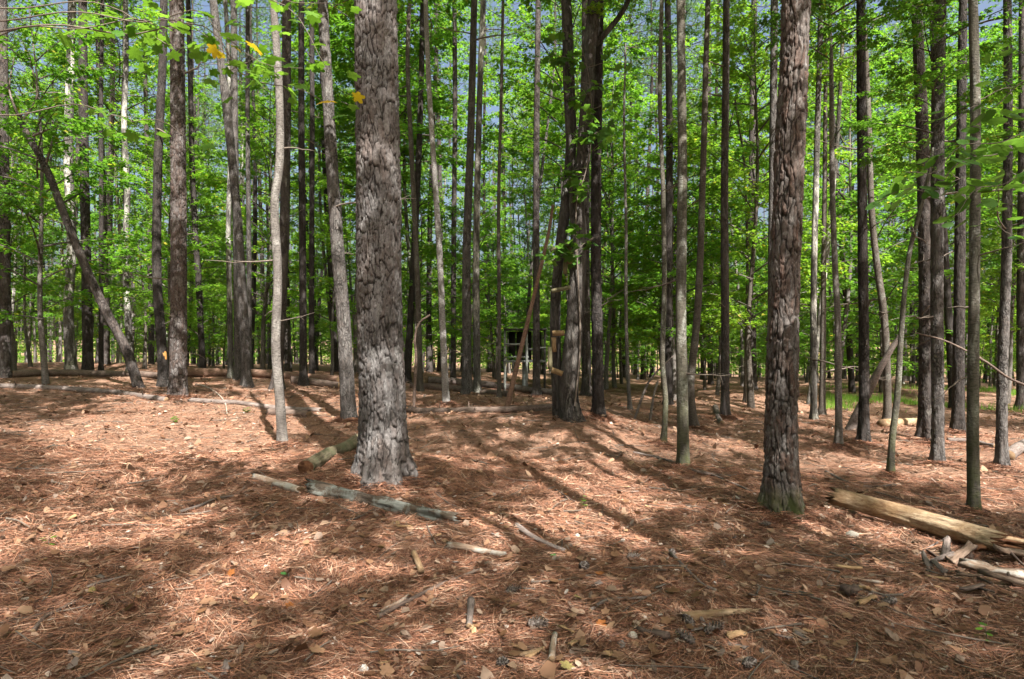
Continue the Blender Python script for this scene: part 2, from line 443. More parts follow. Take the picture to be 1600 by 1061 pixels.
# ------------------------------------------------------------------ trunks
def plates(th, s, R0, cw, ch, seed):
    """bark plates on a cylinder: returns crack (0 in the joint, 1 on the plate), plate tone, height over the plate"""
    nu = max(6, int(round(2 * math.pi * R0 / cw)))
    xs, ys = np.cos(th) * R0, np.sin(th) * R0
    u0 = th / (2 * math.pi) * nu + 0.45 * fbm(xs * 7, ys * 7, s * 3.2, seed, 2) + 0.12 * fbm(xs * 34, ys * 34, s * 22, seed + 1, 2)
    v0 = s / ch + 0.5 * fbm(xs * 7 + 7, ys * 7, s * 4, seed + 3, 2) + 0.12 * fbm(xs * 34 + 5, ys * 34, s * 30, seed + 4, 2)
    def cells(u, v, nuu, sd, asp):
        iu, iv = np.floor(u), np.floor(v)
        f1 = np.full(u.shape, 9.0); f2 = f1.copy(); cell = np.zeros(u.shape); cy_ = np.zeros(u.shape)
        for dv in (-1, 0, 1):
            for du in (-1, 0, 1):
                cv = iv + dv; cu = iu + du; cm = np.mod(cu, nuu)
                jx = 0.18 + 0.64 * hash3(cm, cv, 0 * cm, sd + 50); jy = hash3(cm, cv, 0 * cm + 1, sd + 51)
                ddx = cu + 0.05 + 0.9 * jx - u; ddy = cv + 0.05 + 0.9 * jy - v
                d = (ddx ** 4 + (ddy * asp) ** 4) ** 0.25
                closer = d < f1
                f2 = np.where(closer, f1, np.minimum(f2, d))
                cell = np.where(closer, hash3(cm, cv, 0 * cm + 2, sd + 52), cell); cy_ = np.where(closer, ddy, cy_)
                f1 = np.where(closer, d, f1)
        return f2 - f1, cell, cy_
    e, cell, ty = cells(u0, v0, nu, seed, 0.62)
    e2, cell2, ty2 = cells(u0 * 2 + 3.3, v0 * 2.2, nu * 2, seed + 90, 0.7)
    wv = 0.10 + 0.12 * vnoise(xs * 11, ys * 11, s * 6, seed + 6)          # joints open and close along the trunk
    cr = sstep(0.0, 1.0, np.clip(e / np.maximum(wv, 0.02), 0, 1))
    cr2 = sstep(0.0, 0.16, e2)
    crack = cr * (0.55 + 0.45 * np.maximum(cr2, sstep(-0.1, 0.25, vnoise(xs * 8, ys * 8, s * 5, seed + 7))))
    return crack, 0.6 * cell + 0.4 * cell2, 0.6 * ty + 0.5 * ty2, e

def trunk_mesh(name, P, rad, mat, nseg=14, flare=0.35, flare_len=0.35, rough=0.03, plate=None, lobes=5, seed=0, cap=False):
    """P: spine points already sampled; rad: radius at each; plate=(cell width, cell height, depth)"""
    P = np.asarray(P, float); rad = np.asarray(rad, float)
    s = np.concatenate([[0], np.cumsum(np.linalg.norm(np.diff(P, axis=0), axis=1))])
    th = np.arange(nseg) * 2 * math.pi / nseg
    S, T = np.meshgrid(s, th, indexing='ij')
    r = np.repeat(rad[:, None], nseg, 1)
    ph = R.uniform(0, 6.28, 3)
    fl = np.exp(-np.maximum(S - 0.24, 0) / flare_len)
    r = r * (1 + flare * fl * (1 + 0.45 * np.cos(lobes * T + ph[0]) + 0.3 * np.cos(3 * T + ph[1])))
    X, Y = np.cos(T), np.sin(T)
    r = r * (1 + rough * fbm(X * 1.3, Y * 1.3, S * 1.7, seed, 3) + rough * 0.8 * vnoise(X * 4, Y * 4, S * 6, seed + 8))
    at_ = {}
    if plate:
        R0 = float(np.mean(rad[:max(2, len(rad) // 2)]))
        cr, ce, ty, e = plates(T, S, R0, plate[0], plate[1], seed)
        r = r + plate[2] * (cr - 1.0) + plate[2] * 0.8 * (ce - 0.5) * cr + plate[2] * 0.8 * ty * (ce - 0.4) * cr + plate[2] * 0.35 * fbm(X * R0 * 40, Y * R0 * 40, S * 30, seed + 5, 2)
        at_ = {'crack': cr.ravel(), 'cell': ce.ravel()}
    V, Fq = tube_arrays(P, r, nseg)
    g = Geo(); g.add(V, Fq)
    if cap:
        for end, base in ((0, 0), (-1, (len(P) - 1) * nseg)):
            c = P[end][None]; g.V.append(c); ci = g.n; g.n += 1
            j = np.arange(nseg); k = (j + 1) % nseg
            tri = np.stack([base + k, base + j, np.full(nseg, ci)], 1) if end == 0 else np.stack([base + j, base + k, np.full(nseg, ci)], 1)
            g.F[3].append(tri); g.M[3].append(np.full(nseg, 1))
        if at_: at_ = {k: np.append(a, [0.6, 0.6]) for k, a in at_.items()}
    return g.mesh(name, mat if isinstance(mat, (list, tuple)) else [mat, mat], True, at_)

# ------------------------------------------------------------------ foliage
LEAF4 = np.array([(0, 0, 0), (0.42, 0.33, 0.07), (1.0, 0, -0.06), (0.42, -0.33, 0.07)])
LEAF_F = np.array([(0, 2, 1), (0, 3, 2)])

def leaf_verts(pos, d, nrm, size):
    x = unit(d); z = unit(nrm - x * np.sum(nrm * x, -1, keepdims=True)); y = np.cross(z, x)
    L = LEAF4[None] * np.asarray(size)[:, None, None]
    V = pos[:, None] + L[..., 0:1] * x[:, None] + L[..., 1:2] * y[:, None] + L[..., 2:3] * z[:, None]
    n = len(pos)
    F = (np.arange(n)[:, None, None] * 4 + LEAF_F[None]).reshape(-1, 3)
    return V.reshape(-1, 3), F

def broad_crown(name, H, z0, n_br, reach, leaf, per, rs, leaf_mat, wood_mat, top=1.0, dense=1.0, seg=3):
    """limbs with flat sprays of leaves round an upright axis; material 0 leaves, 1 wood"""
    g = Geo(); LP, LD, LN, LS = [], [], [], []
    az = rs.uniform(0, 6.28)
    for b in range(n_br):
        f = (b + rs.uniform(0, 0.8)) / n_br
        z = z0 + (H - z0) * f ** 0.9
        az += 2.4 + rs.normal(0, 0.4)
        L = reach * (0.35 + 0.9 * math.sin(math.pi * min(1, 0.22 + 0.75 * f))) * rs.uniform(0.55, 1.15) * (1 - 0.45 * f * (1 - top + 0.3))
        el = rs.uniform(0.05, 0.6) + 0.5 * f
        o = np.array([0, 0, z]); h = np.array([math.cos(az), math.sin(az), 0])
        t = np.linspace(0, 1, 7)[:, None]
        bend = rs.normal(0, 0.18)
        side = np.array([-h[1], h[0], 0])
        B = o + h * L * math.cos(el) * t + np.array([0, 0, 1]) * L * (math.sin(el) * t - 0.22 * t ** 2) + side * L * bend * t ** 2
        r0 = 0.006 + 0.007 * L
        V, Fq = tube_arrays(B, np.linspace(r0, 0.003, 7), seg); g.add(V, Fq, 1)
        nt = max(3, int(L * 5.5 * dense))
        for q in range(nt):
            u = rs.uniform(0.22, 1.0)
            p0 = np.array([np.interp(u, t[:, 0], B[:, k]) for k in range(3)])
            sgn = 1 if q % 2 else -1
            a2 = az + sgn * rs.uniform(0.5, 1.2)
            tl = (0.28 * L * (1.1 - u) + 0.22) * rs.uniform(0.6, 1.3)
            td = np.array([math.cos(a2), math.sin(a2), rs.normal(0.02, 0.22)])
            p1 = p0 + td * tl + np.array([0, 0, -0.05 * tl])
            if q % 2 == 0:
                V, Fq = tube_arrays(np.array([p0, (p0 + p1) / 2 + [0, 0, 0.03 * tl], p1]), [0.004, 0.003, 0.002], 3); g.add(V, Fq, 1)
            m = max(3, int(per * tl / 0.35))
            w = rs.uniform(0.1, 1.05, m)
            pp = p0 + td * tl * w[:, None] + rs.normal(0, 0.035, (m, 3))
            a3 = a2 + rs.choice([-1, 1], m) * rs.uniform(0.1, 1.3, m)
            dd = np.stack([np.cos(a3), np.sin(a3), rs.normal(-0.25, 0.3, m)], 1)
            nn = np.stack([rs.normal(0, 0.42, m), rs.normal(0, 0.42, m), np.ones(m)], 1)
            LP.append(pp); LD.append(dd); LN.append(nn); LS.append(leaf * rs.uniform(0.55, 1.25, m))
    V, Fl = leaf_verts(np.concatenate(LP), np.concatenate(LD), np.concatenate(LN), np.concatenate(LS))
    g.add(V, Fl, 0)
    return g.mesh(name, [leaf_mat, wood_mat], False)

def pine_crown(name, H, n_limb, reach, rs, tufts=15):
    """limbs turning up at the ends, tufts of long needles on them"""
    g = Geo(); NP, ND = [], []
    az = rs.uniform(0, 6.28)
    V, Fq = tube_arrays(np.array([[0, 0, 0], [0.05, 0, H * 0.5], [0, 0.03, H]]), [0.09, 0.06, 0.02], 6); g.add(V, Fq, 1)
    for b in range(n_limb):
        f = (b + rs.uniform(0, 1)) / n_limb
        az += 2.4 + rs.normal(0, 0.5)
        L = reach * (1.05 - 0.75 * f) * rs.uniform(0.6, 1.2)
        h = np.array([math.cos(az), math.sin(az), 0])
        t = np.linspace(0, 1, 6)[:, None]
        B = np.array([0, 0, H * f]) + h * L * t + np.array([0, 0, 1]) * L * (0.05 * t + 0.4 * t ** 2 * rs.uniform(0.3, 1.2)) + rs.normal(0, 0.04, (6, 3)) * t
        V, Fq = tube_arrays(B, np.linspace(0.028, 0.006, 6), 4); g.add(V, Fq, 1)
        for q in range(int(tufts * (0.5 + 0.7 * (1 - f)))):
            u = rs.uniform(0.3, 1.0)
            p = np.array([np.interp(u, t[:, 0], B[:, k]) for k in range(3)]) + rs.normal(0, 0.26, 3) * (0.5 + u)
            m = 18
            axis_ = unit(h * 0.6 + rs.normal(0, 0.5, 3) + np.array([0, 0, 0.5]))
            d = unit(axis_ + rs.normal(0, 0.55, (m, 3)))
            NP.append(np.repeat(p[None], m, 0) + axis_ * rs.uniform(-0.1, 0.1, (m, 1))); ND.append(d)
    p = np.concatenate(NP); d = np.concatenate(ND); n = len(p)
    L = rs.uniform(0.16, 0.26, (n, 1)); w = unit(np.cross(d, rs.normal(0, 1, (n, 3)))) * 0.010
    V = np.stack([p - w, p + w, p + d * L], 1).reshape(-1, 3)
    g.add(V, np.arange(n * 3).reshape(-1, 3), 0)
    return g.mesh(name, [M['needle_green'], M['pine']], False)

rs = np.random.default_rng(23)
PINE_CROWNS = [pine_crown('pine_crown', 8.5, 42, 2.9, rs), pine_crown('pine_crown', 7.5, 36, 2.5, rs), pine_crown('pine_crown', 9.5, 46, 3.1, rs)]
TALL_CROWNS = [broad_crown('broadleaf_crown', 9.0, 0.0, 38, 3.4, 0.125, 15, rs, M['leaf'], M['brown_smooth'], dense=1.2),
               broad_crown('broadleaf_crown', 8.0, 0.0, 34, 3.1, 0.12, 15, rs, M['leaf_light'], M['brown_smooth'], dense=1.2)]
OPEN_CROWN = broad_crown('broadleaf_crown', 8.5, 0.0, 19, 3.6, 0.125, 17, np.random.default_rng(77), M['leaf'], M['brown_smooth'], dense=1.0)  # sparse crown for the added shade trees, its gaps let sun patches through
SAPLINGS = []
for k, (H, z0, nb, reach, lm) in enumerate([(7.5, 1.1, 36, 2.1, 'leaf'), (6.0, 0.8, 30, 1.9, 'leaf_light'), (9.0, 1.6, 40, 2.4, 'leaf'),
                                            (5.0, 0.8, 26, 1.6, 'leaf_light'), (8.0, 2.6, 32, 2.2, 'leaf_dark'), (3.2, 0.4, 22, 1.2, 'leaf'), (6.5, 0.9, 34, 1.9, 'leaf_light'), (8.5, 1.3, 40, 2.2, 'leaf_light')]):
    cr = broad_crown('sapling_crown', H, z0, nb, reach, 0.11 if k < 6 else 0.085, 16 if k < 6 else 26, rs, M[lm], M['brown_smooth'], dense=1.15)
    n = 16
    zz = np.linspace(-0.15, H * 1.0, n)
    amp = 0.10
    Pt = np.stack([amp * np.sin(zz * 0.9 + k) * np.minimum(zz, 1.5) * 0.5, amp * np.cos(zz * 0.7 + 2 * k) * np.minimum(zz, 1.5) * 0.5, zz], 1)
    tr = trunk_mesh('sapling_trunk', Pt, np.linspace(0.035 + 0.004 * H, 0.008, n), M['brown_smooth'] if k % 2 else M['grey_smooth'], 7, 0.25, 0.2, 0.06, seed=k)
    SAPLINGS.append((tr, cr, H))

PINES = []
for k, (H, r, mt, bend) in enumerate([(22, 0.125, 'pine', 0.25), (20, 0.10, 'dark_pine', 0.5), (24, 0.14, 'pine', 0.2), (19, 0.08, 'grey_pine', 0.7), (21, 0.105, 'dark_pine', 0.35), (18, 0.07, 'patchy', 0.9)]):
    n = 46
    zz = np.concatenate([np.linspace(-0.25, 1.5, 12), np.linspace(1.9, H * 0.72, n - 12)])
    q = rs.uniform(0, 6.28)
    Pt = np.stack([bend * np.sin(zz * 0.16 + q) - bend * math.sin(q), bend * 0.7 * np.cos(zz * 0.13 + q) - bend * 0.7 * math.cos(q), zz], 1)
    g = Geo()
    V, Fq = tube_arrays(Pt, r * (1 - 0.55 * zz / H) * (1 + 0.35 * np.exp(-np.maximum(zz, 0) / 0.3)) * (1 + 0.05 * rs.normal(0, 1, n)), 10); g.add(V, Fq)
    for b in range(14):                                    # dead stubs and snags below the crown
        z = rs.uniform(3.0, H * 0.7); a = rs.uniform(0, 6.28); L = rs.uniform(0.25, 1.5)
        p = np.array([np.interp(z, zz, Pt[:, 0]), np.interp(z, zz, Pt[:, 1]), z]); h = np.array([math.cos(a), math.sin(a), rs.uniform(-0.1, 0.5)])
        V, Fq = tube_arrays(np.array([p, p + h * L * 0.5, p + h * L + [0, 0, rs.normal(0, 0.15) * L]]), [0.018, 0.011, 0.004], 4); g.add(V, Fq)
    PINES.append((g.mesh('pine_trunk', [M[mt]], True), Pt[-1], H, mt))

TALLS = []
for k, (H, r, mt) in enumerate([(8.5, 0.075, 'brown_smooth'), (7.0, 0.06, 'grey_smooth'), (9.5, 0.085, 'mossy')]):
    n = 34
    zz = np.concatenate([np.linspace(-0.2, 1.2, 10), np.linspace(1.5, H, n - 10)])
    q = rs.uniform(0, 6.28)
    Pt = np.stack([0.35 * np.sin(zz * 0.35 + q) - 0.35 * math.sin(q), 0.3 * np.cos(zz * 0.3 + q) - 0.3 * math.cos(q), zz], 1)
    TALLS.append((trunk_mesh('broadleaf_trunk', Pt, r * (1 - 0.4 * np.maximum(zz, 0) / H), M[mt], 10, 0.3, 0.25, 0.06, seed=k + 60), Pt[-1], mt))

OCC = []   # x, y of every trunk built
BASES = []
SNAGS = []
for k in range(5):
    g = Geo(); n = 9; L = (0.25, 0.5, 0.8, 1.1, 1.5)[k]
    x = np.linspace(0, L, n)
    Pk = np.stack([x, 0.05 * L * np.sin(x / L * 5 + k), 0.12 * L * (x / L) ** 2 * (1 if k % 2 else -1) + rs.normal(0, 0.012, n)], 1)
    V, Fq = tube_arrays(Pk, np.linspace(0.014 + 0.004 * L, 0.003, n), 6); g.add(V, Fq)
    for q in range(k):
        c = Pk[int(rs.integers(3, n - 1))]; e = c + np.array([rs.uniform(0.05, 0.25), rs.normal(0, 0.2), rs.normal(0, 0.12)]) * (0.5 + L * 0.5)
        V, Fq = tube_arrays(np.array([c, (c + e) / 2 + rs.normal(0, 0.01, 3), e]), [0.005, 0.004, 0.002], 4); g.add(V, Fq)
    SNAGS.append(g.mesh('snag', [M['twig']]))

# ------------------------------------------------------------------ the trees one can tell apart, from their places in the photograph
def tree(name, cat, label, px, w0, w1, mat, crown, H=None, d=None, flare=0.5, lobes=5, nseg=14, plate=None, group=None, rough=0.03, flare_len=None, lean_y=0.0, cs=None, wk=None, snags=5):
    """px: base first, then points up the trunk to the top edge; w0, w1: width in photo pixels at the bottom and at the top edge"""
    base = ground(*px[0])
    if d is not None:
        x = (px[0][0] - CX) / F_PX * d
        base = np.array([x, d, float(terrain(x, d))])
    d = base[1]
    pts = [base - [0, 0, 0.22]] + [at(x, y, d) for x, y in px[1:]]
    for p in pts[1:]: p[1] += lean_y * (p[2] - base[2])
    if pts[1][2] < base[2] + 0.1: pts.pop(1)
    top = pts[-1]
    H = H or 20.0
    zc = base[2] + H * (0.62 if crown == 'pine' else 0.45 if crown == 'tall' else 1.0)
    zc = max(zc, top[2] + 0.3)
    if crown:
        dirn = unit(pts[-1] - pts[-2])
        up = dirn / max(dirn[2], 0.3) * (zc - top[2])
        pts.append(top + up * np.array([0.75, 0.75, 1]) * 0.5); pts.append(top + up * np.array([0.6, 0.6, 1]))
    pts = np.array(pts)
    k_ = wk if wk else 0.78
    r0, r1 = k_ * w0 / 2 / F_PX * d, k_ * w1 / 2 / F_PX * d
    step = 0.013 if nseg > 140 else 0.017 if nseg > 100 else 0.03
    Ltot = float(np.sum(np.linalg.norm(np.diff(pts, axis=0), axis=1)))
    dense = smooth_path(pts, int(Ltot / 0.02) + 8)
    s = np.concatenate([[0], np.cumsum(np.linalg.norm(np.diff(dense, axis=0), axis=1))])
    s_top = s[int(np.argmin(np.abs(dense[:, 2] - top[2])))]
    if plate: u = np.concatenate([np.arange(0, s_top + 0.4, step), np.arange(s_top + 0.4, s[-1], 0.5), [s[-1]]])
    else: u = np.concatenate([np.arange(0, min(1.2, s[-1] * 0.5), 0.06), np.arange(min(1.2, s[-1] * 0.5), s[-1] - 0.05, 0.16), [s[-1]]])
    Pt = np.stack([np.interp(u, s, dense[:, k]) for k in range(3)], 1) - base
    rr = np.interp(u, [0, s_top, s[-1]], [r0, r1, r1 * 0.62 if crown else r1 * 0.8])
    root = empty(name, base, label, cat, group)
    seed = int(abs(px[0][0]) + 7)
    tm = trunk_mesh(name + '_trunk', Pt, rr, M[mat], nseg, flare, flare_len or (0.10 + r0 * 0.8), rough, plate, lobes, seed)
    put('trunk', tm, root)
    if crown == 'pine': put('crown', PINE_CROWNS[seed % 3], root, Pt[-1], (0, 0, seed), cs or H * 0.31 / 8.5)
    elif crown == 'tall': put('crown', TALL_CROWNS[seed % 2], root, Pt[-1] - [0, 0, 0.3], (0, 0, seed), cs or H * 0.36 / 8.5)
    vis = np.where((Pt[:, 2] > 0.9) & (Pt[:, 2] < top[2] - base[2] + 0.5))[0]
    for q in range(snags if len(vis) else 0):
        k = int(R.choice(vis)); a = R.uniform(0, 6.28)
        put('dead_branch', SNAGS[int(R.integers(0, len(SNAGS)))], root, Pt[k], (0, R.uniform(-0.5, 0.5), a), R.uniform(0.4, 1.1) * (0.5 + 6 * r0))
    OCC.append((base[0], base[1]))
    BASES.append((base[0], base[1], r0 * (1 + flare), d))
    return root, base, d

tree('pine_tree', 'tree', 'thickest pine with grey scaly bark and flared roots, nearest to the mossy rotten log',
     [(601, 748), (598, 640), (594, 530), (592, 400), (590, 200), (587, 0)], 76, 68, 'pine_plates', 'pine', 23, wk=0.95, snags=0, flare=0.5, lobes=7, nseg=220, plate=(0.052, 0.15, 0.02), rough=0.025, flare_len=0.2)
tree('pine_tree', 'tree', 'reddish plated pine with moss at its foot, beside the pale debarked log',
     [(1221, 800), (1221, 640), (1223, 530), (1228, 380), (1236, 180), (1244, 0)], 52, 43, 'red_plates', 'pine', 21, wk=0.95, snags=1, flare=0.46, lobes=6, nseg=160, plate=(0.052, 0.16, 0.018), rough=0.03, flare_len=0.2)
tree('pine_tree', 'tree', 'stout pine with knobbly brown bark standing behind the long fallen log',
     [(279, 622), (279, 520), (279, 350), (278, 180), (276, 0)], 32, 26, 'red_brown_plates', 'pine', 22, flare=0.3, nseg=110, plate=(0.055, 0.09, 0.015))
tree('pine_tree', 'tree', 'dark pine leaning left with a sunlit white lower side, beside the thickest pine',
     [(546, 658), (538, 520), (527, 380), (515, 200), (504, 0)], 30, 20, 'grey_pine', 'pine', 19, flare=0.2, nseg=70, plate=(0.045, 0.08, 0.008))
tree('broadleaf_tree', 'tree', 'crooked slim tree with smooth pale grey bark on sunlit needles',
     [(444, 696), (437, 620), (431, 540), (434, 430), (429, 320), (437, 250), (436, 140), (427, 0)], 19, 14, 'grey_smooth', 'tall', 16, cs=1.05, flare=0.35, nseg=22, flare_len=0.12, rough=0.05)
tree('pine_tree', 'tree', 'straight dark pine right behind the crooked pale grey tree',
     [(432, 608), (443, 400), (447, 200), (448, 0)], 21, 17, 'pine', 'pine', 20)
r_, b_, d_ = tree('broken_tree', 'tree', 'dead snapped trunk leaning left with its foot by the long fallen log',
     [(222, 607), (196, 545), (160, 475), (118, 380), (75, 270), (40, 205), (30, 180)], 19, 12, 'pine', None, 6, flare=0.15, nseg=16, rough=0.06)
tree('pine_tree', 'tree', 'dark pine at the left edge of the picture', [(8, 590), (8, 400), (6, 200), (4, 0)], 19, 15, 'pine', 'pine', 20)
tree('broadleaf_tree', 'tree', 'grey trunk with white blotches, left of the leaning snapped trunk', [(111, 584), (107, 480), (112, 380), (107, 250), (110, 100), (113, 0)], 19, 14, 'patchy', 'tall', 15, nseg=18)
tree('pine_tree', 'tree', 'black barked pine just right of the white blotched trunk', [(138, 580), (135, 420), (131, 220), (129, 0)], 19, 15, 'dark_pine', 'pine', 20, d=17.5)
tree('pine_tree', 'tree', 'thin black trunk between the blotched trunk and the stout knobbly pine', [(158, 578), (158, 380), (158, 180), (160, 0)], 9, 7, 'dark_pine', 'pine', 17, d=19)
tree('broadleaf_tree', 'tree', 'wavy thin trunk with pale flecks in front of bright green leaves', [(205, 578), (200, 500), (196, 400), (199, 300), (194, 200), (197, 90), (196, 0)], 13, 9, 'patchy', 'tall', 15, d=19.5)
r_m, b_m, d_m = tree('pine_tree', 'tree', 'dark pine with an orange scar low on its trunk', [(258, 604), (252, 530), (245, 420), (247, 250), (254, 100), (256, 0)], 19, 14, 'dark_pine', 'pine', 20)
tree('pine_tree', 'tree', 'slanting sunlit pine in the clump of trunks, its top leaning left', [(386, 604), (380, 480), (370, 330), (353, 160), (333, 0)], 18, 15, 'grey_pine', 'pine', 20, nseg=22)
tree('broadleaf_tree', 'tree', 'thin trunk with pale and dark blotches in the clump of trunks', [(361, 590), (359, 480), (357, 350), (361, 180), (352, 0)], 11, 8, 'patchy', 'tall', 15, nseg=14)
tree('pine_tree', 'tree', 'middle pine of the clump of trunks, straight and grey', [(372, 578), (370, 400), (367, 200), (365, 0)], 15, 12, 'grey_pine', 'pine', 20, d=17)
tree('pine_tree', 'tree', 'slim pale pine at the right of the clump of trunks', [(390, 575), (389, 400), (387, 200), (387, 0)], 10, 8, 'grey_pine', 'pine', 18, d=19)
tree('pine_tree', 'tree', 'slim dark trunk between the clump and the crooked grey tree', [(318, 578), (310, 440), (301, 280), (297, 100), (294, 0)], 12, 9, 'dark_pine', 'pine', 18, d=18)
tree('pine_tree', 'tree', 'first of two thin dark pines between the crooked grey tree and the leaning pine', [(474, 590), (473, 400), (471, 200), (471, 0)], 15, 11, 'dark_pine', 'pine', 19, d=15.5)
tree('pine_tree', 'tree', 'second of two thin dark pines, closer to the leaning pine', [(487, 588), (487, 400), (488, 200), (487, 0)], 11, 9, 'dark_pine', 'pine', 19, d=17)
tree('broadleaf_tree', 'tree', 'slim trunk with a reddish dead side branch, right behind the thickest pine', [(657, 612), (654, 500), (650, 380), (643, 240), (637, 100), (640, 0)], 12, 8, 'brown_smooth', 'tall', 14, nseg=14)
tree('broadleaf_tree', 'tree', 'thin white flecked tree leaning gently left, sunlit from foot to top', [(698, 634), (692, 520), (687, 400), (679, 270), (670, 130), (665, 0)], 14, 9, 'white_bark', 'tall', 17, cs=0.9, nseg=20, flare=0.3)
tree('pine_tree', 'tree', 'left trunk of the pair of grey pines behind the middle logs', [(730, 604), (729, 400), (735, 230), (741, 0)], 19, 13, 'grey_pine', 'pine', 21, d=15)
tree('pine_tree', 'tree', 'right trunk of the pair of grey pines, patched with sun', [(746, 600), (744, 420), (748, 200), (755, 0)], 15, 11, 'patchy', 'pine', 21, d=16.5)
tree('pine_tree', 'tree', 'faint slim pine left of the pair of grey pines', [(708, 596), (709, 380), (711, 180), (710, 0)], 11, 9, 'pine', 'pine', 20, d=20)
tree('broadleaf_tree', 'tree', 'thin brown trunk beside the raised wooden blind', [(780, 608), (780, 480), (779, 320), (783, 160), (786, 0)], 8, 6, 'brown_smooth', 'tall', 13, d=14.5)
tree('pine_tree', 'tree', 'slim pine rising behind the raised wooden blind', [(838, 604), (838, 450), (838, 250), (841, 0)], 15, 11, 'pine', 'pine', 20, d=18)
tree('pine_tree', 'tree', 'straight dark furrowed pine just right of the tree with the nailed rungs', [(936, 652), (933, 520), (931, 350), (933, 180), (936, 0)], 23, 19, 'dark_pine', 'pine', 21, flare=0.4, nseg=36, plate=(0.045, 0.13, 0.012))
tree('pine_tree', 'tree', 'grey pine half hidden behind the tree with the nailed rungs', [(917, 618), (915, 480), (914, 300), (915, 0)], 19, 15, 'pine', 'pine', 20)
tree('broadleaf_tree', 'tree', 'pole thin sapling with a pale foot and dark stem in the open middle', [(985, 640), (980, 560), (978, 460), (978, 340), (975, 200), (977, 90)], 8, 4, 'grey_smooth', 'tall', 8, nseg=10)
tree('broadleaf_tree', 'tree', 'straight tree with greenish mossy grey bark in front of the leafy middle', [(1069, 733), (1066, 620), (1064, 500), (1066, 300), (1065, 120), (1063, 0)], 24, 15, 'mossy', 'tall', 15, cs=0.9, nseg=40, flare=0.25, rough=0.045)
tree('broadleaf_tree', 'tree', 'thin crooked mossy stem left of the straight mossy tree', [(1034, 697), (1040, 630), (1035, 560), (1038, 450), (1036, 300), (1031, 150), (1034, 0)], 11, 8, 'mossy', 'tall', 11, nseg=14, rough=0.06)
tree('pine_tree', 'tree', 'flecked pine seen just left of the straight mossy tree', [(1044, 612), (1044, 420), (1046, 220), (1043, 0)], 16, 12, 'dark_pine', 'pine', 20, d=15)
tree('broadleaf_tree', 'tree', 'swaying brown trunk just right of the straight mossy tree', [(1088, 671), (1079, 610), (1087, 520), (1093, 430), (1098, 280), (1102, 140), (1106, 0)], 16, 10, 'brown_smooth', 'tall', 14, nseg=20, rough=0.05)
tree('pine_tree', 'tree', 'straight brown pine in the gap between the mossy tree and the reddish plated pine', [(1133, 654), (1133, 500), (1132, 300), (1134, 130), (1135, 0)], 17, 13, 'pine', 'pine', 20, nseg=24)
tree('broadleaf_tree', 'tree', 'thin dark stem right of the straight brown pine in the gap', [(1164, 628), (1166, 520), (1168, 400), (1163, 260), (1150, 170)], 7, 4, 'brown_smooth', 'tall', 8, nseg=10)
tree('pine_tree', 'tree', 'grey pine peeping out left of the reddish plated pine at the top', [(1205, 630), (1206, 430), (1208, 220), (1210, 0)], 16, 14, 'grey_pine', 'pine', 20, d=13.5)
tree('pine_tree', 'tree', 'slim speckled pine right behind the reddish plated pine', [(1272, 656), (1271, 480), (1276, 250), (1283, 0)], 13, 10, 'patchy', 'pine', 19)
tree('broadleaf_tree', 'tree', 'second slim trunk behind the reddish plated pine, pale at its foot', [(1284, 648), (1286, 540), (1287, 420), (1289, 250), (1290, 80)], 12, 7, 'brown_smooth', 'tall', 12)
tree('broadleaf_tree', 'tree', 'grey trunk with a white sunlit foot left of the leaning dead pole', [(1311, 700), (1310, 600), (1309, 500), (1304, 400), (1300, 260), (1299, 100)], 14, 8, 'grey_smooth', 'tall', 13, nseg=18)
tree('pine_tree', 'tree', 'straight pine with dark even bark that the dead pole leans across', [(1350, 694), (1350, 560), (1348, 380), (1346, 180), (1345, 0)], 20, 16, 'dark_pine', 'pine', 20, nseg=36, plate=(0.04, 0.08, 0.007))
tree('broadleaf_tree', 'tree', 'bending trunk right of the dead pole, curving left towards its top', [(1387, 664), (1386, 580), (1381, 490), (1371, 420), (1362, 330), (1357, 180), (1352, 60)], 15, 9, 'brown_smooth', 'tall', 14, nseg=18)
tree('broadleaf_tree', 'tree', 'thin green mossed stem curving right, in front of the bending trunk', [(1391, 747), (1394, 690), (1402, 620), (1407, 540), (1413, 460), (1422, 390), (1436, 335), (1452, 270)], 13, 7, 'mossy', 'tall', 8, nseg=16, rough=0.06)
tree('pine_tree', 'tree', 'broad rough pine at the back of the close pair of pines', [(1449, 690), (1449, 560), (1447, 400), (1440, 180), (1432, 0)], 33, 18, 'pine', 'pine', 20, nseg=44, plate=(0.05, 0.11, 0.011))
tree('pine_tree', 'tree', 'sunlit pine at the front of the close pair of pines', [(1466, 727), (1465, 600), (1464, 450), (1465, 220), (1468, 0)], 22, 24, 'grey_pine', 'pine', 21, nseg=40, plate=(0.045, 0.09, 0.01))
tree('pine_tree', 'tree', 'dark pine behind the mossy slim tree by the end of the pale log', [(1497, 677), (1498, 560), (1500, 380), (1502, 180), (1505, 0)], 22, 15, 'dark_pine', 'pine', 21, nseg=36, plate=(0.045, 0.09, 0.01))
tree('broadleaf_tree', 'tree', 'slim mottled tree with bright moss at its foot, behind the end of the pale log', [(1523, 808), (1520, 700), (1521, 560), (1523, 380), (1524, 180), (1520, 0)], 22, 16, 'mossy', 'tall', 13, cs=0.8, nseg=34, flare=0.25, rough=0.04, flare_len=0.1)
tree('pine_tree', 'tree', 'flecked pine with a pale foot, last whole trunk before the right edge', [(1565, 733), (1566, 600), (1572, 420), (1575, 200), (1574, 0)], 20, 14, 'grey_pine', 'pine', 19, nseg=36, plate=(0.04, 0.08, 0.008))
tree('pine_tree', 'tree', 'grey pine just cut by the right edge of the picture', [(1596, 640), (1596, 450), (1598, 200), (1598, 0)], 17, 13, 'pine', 'pine', 20)

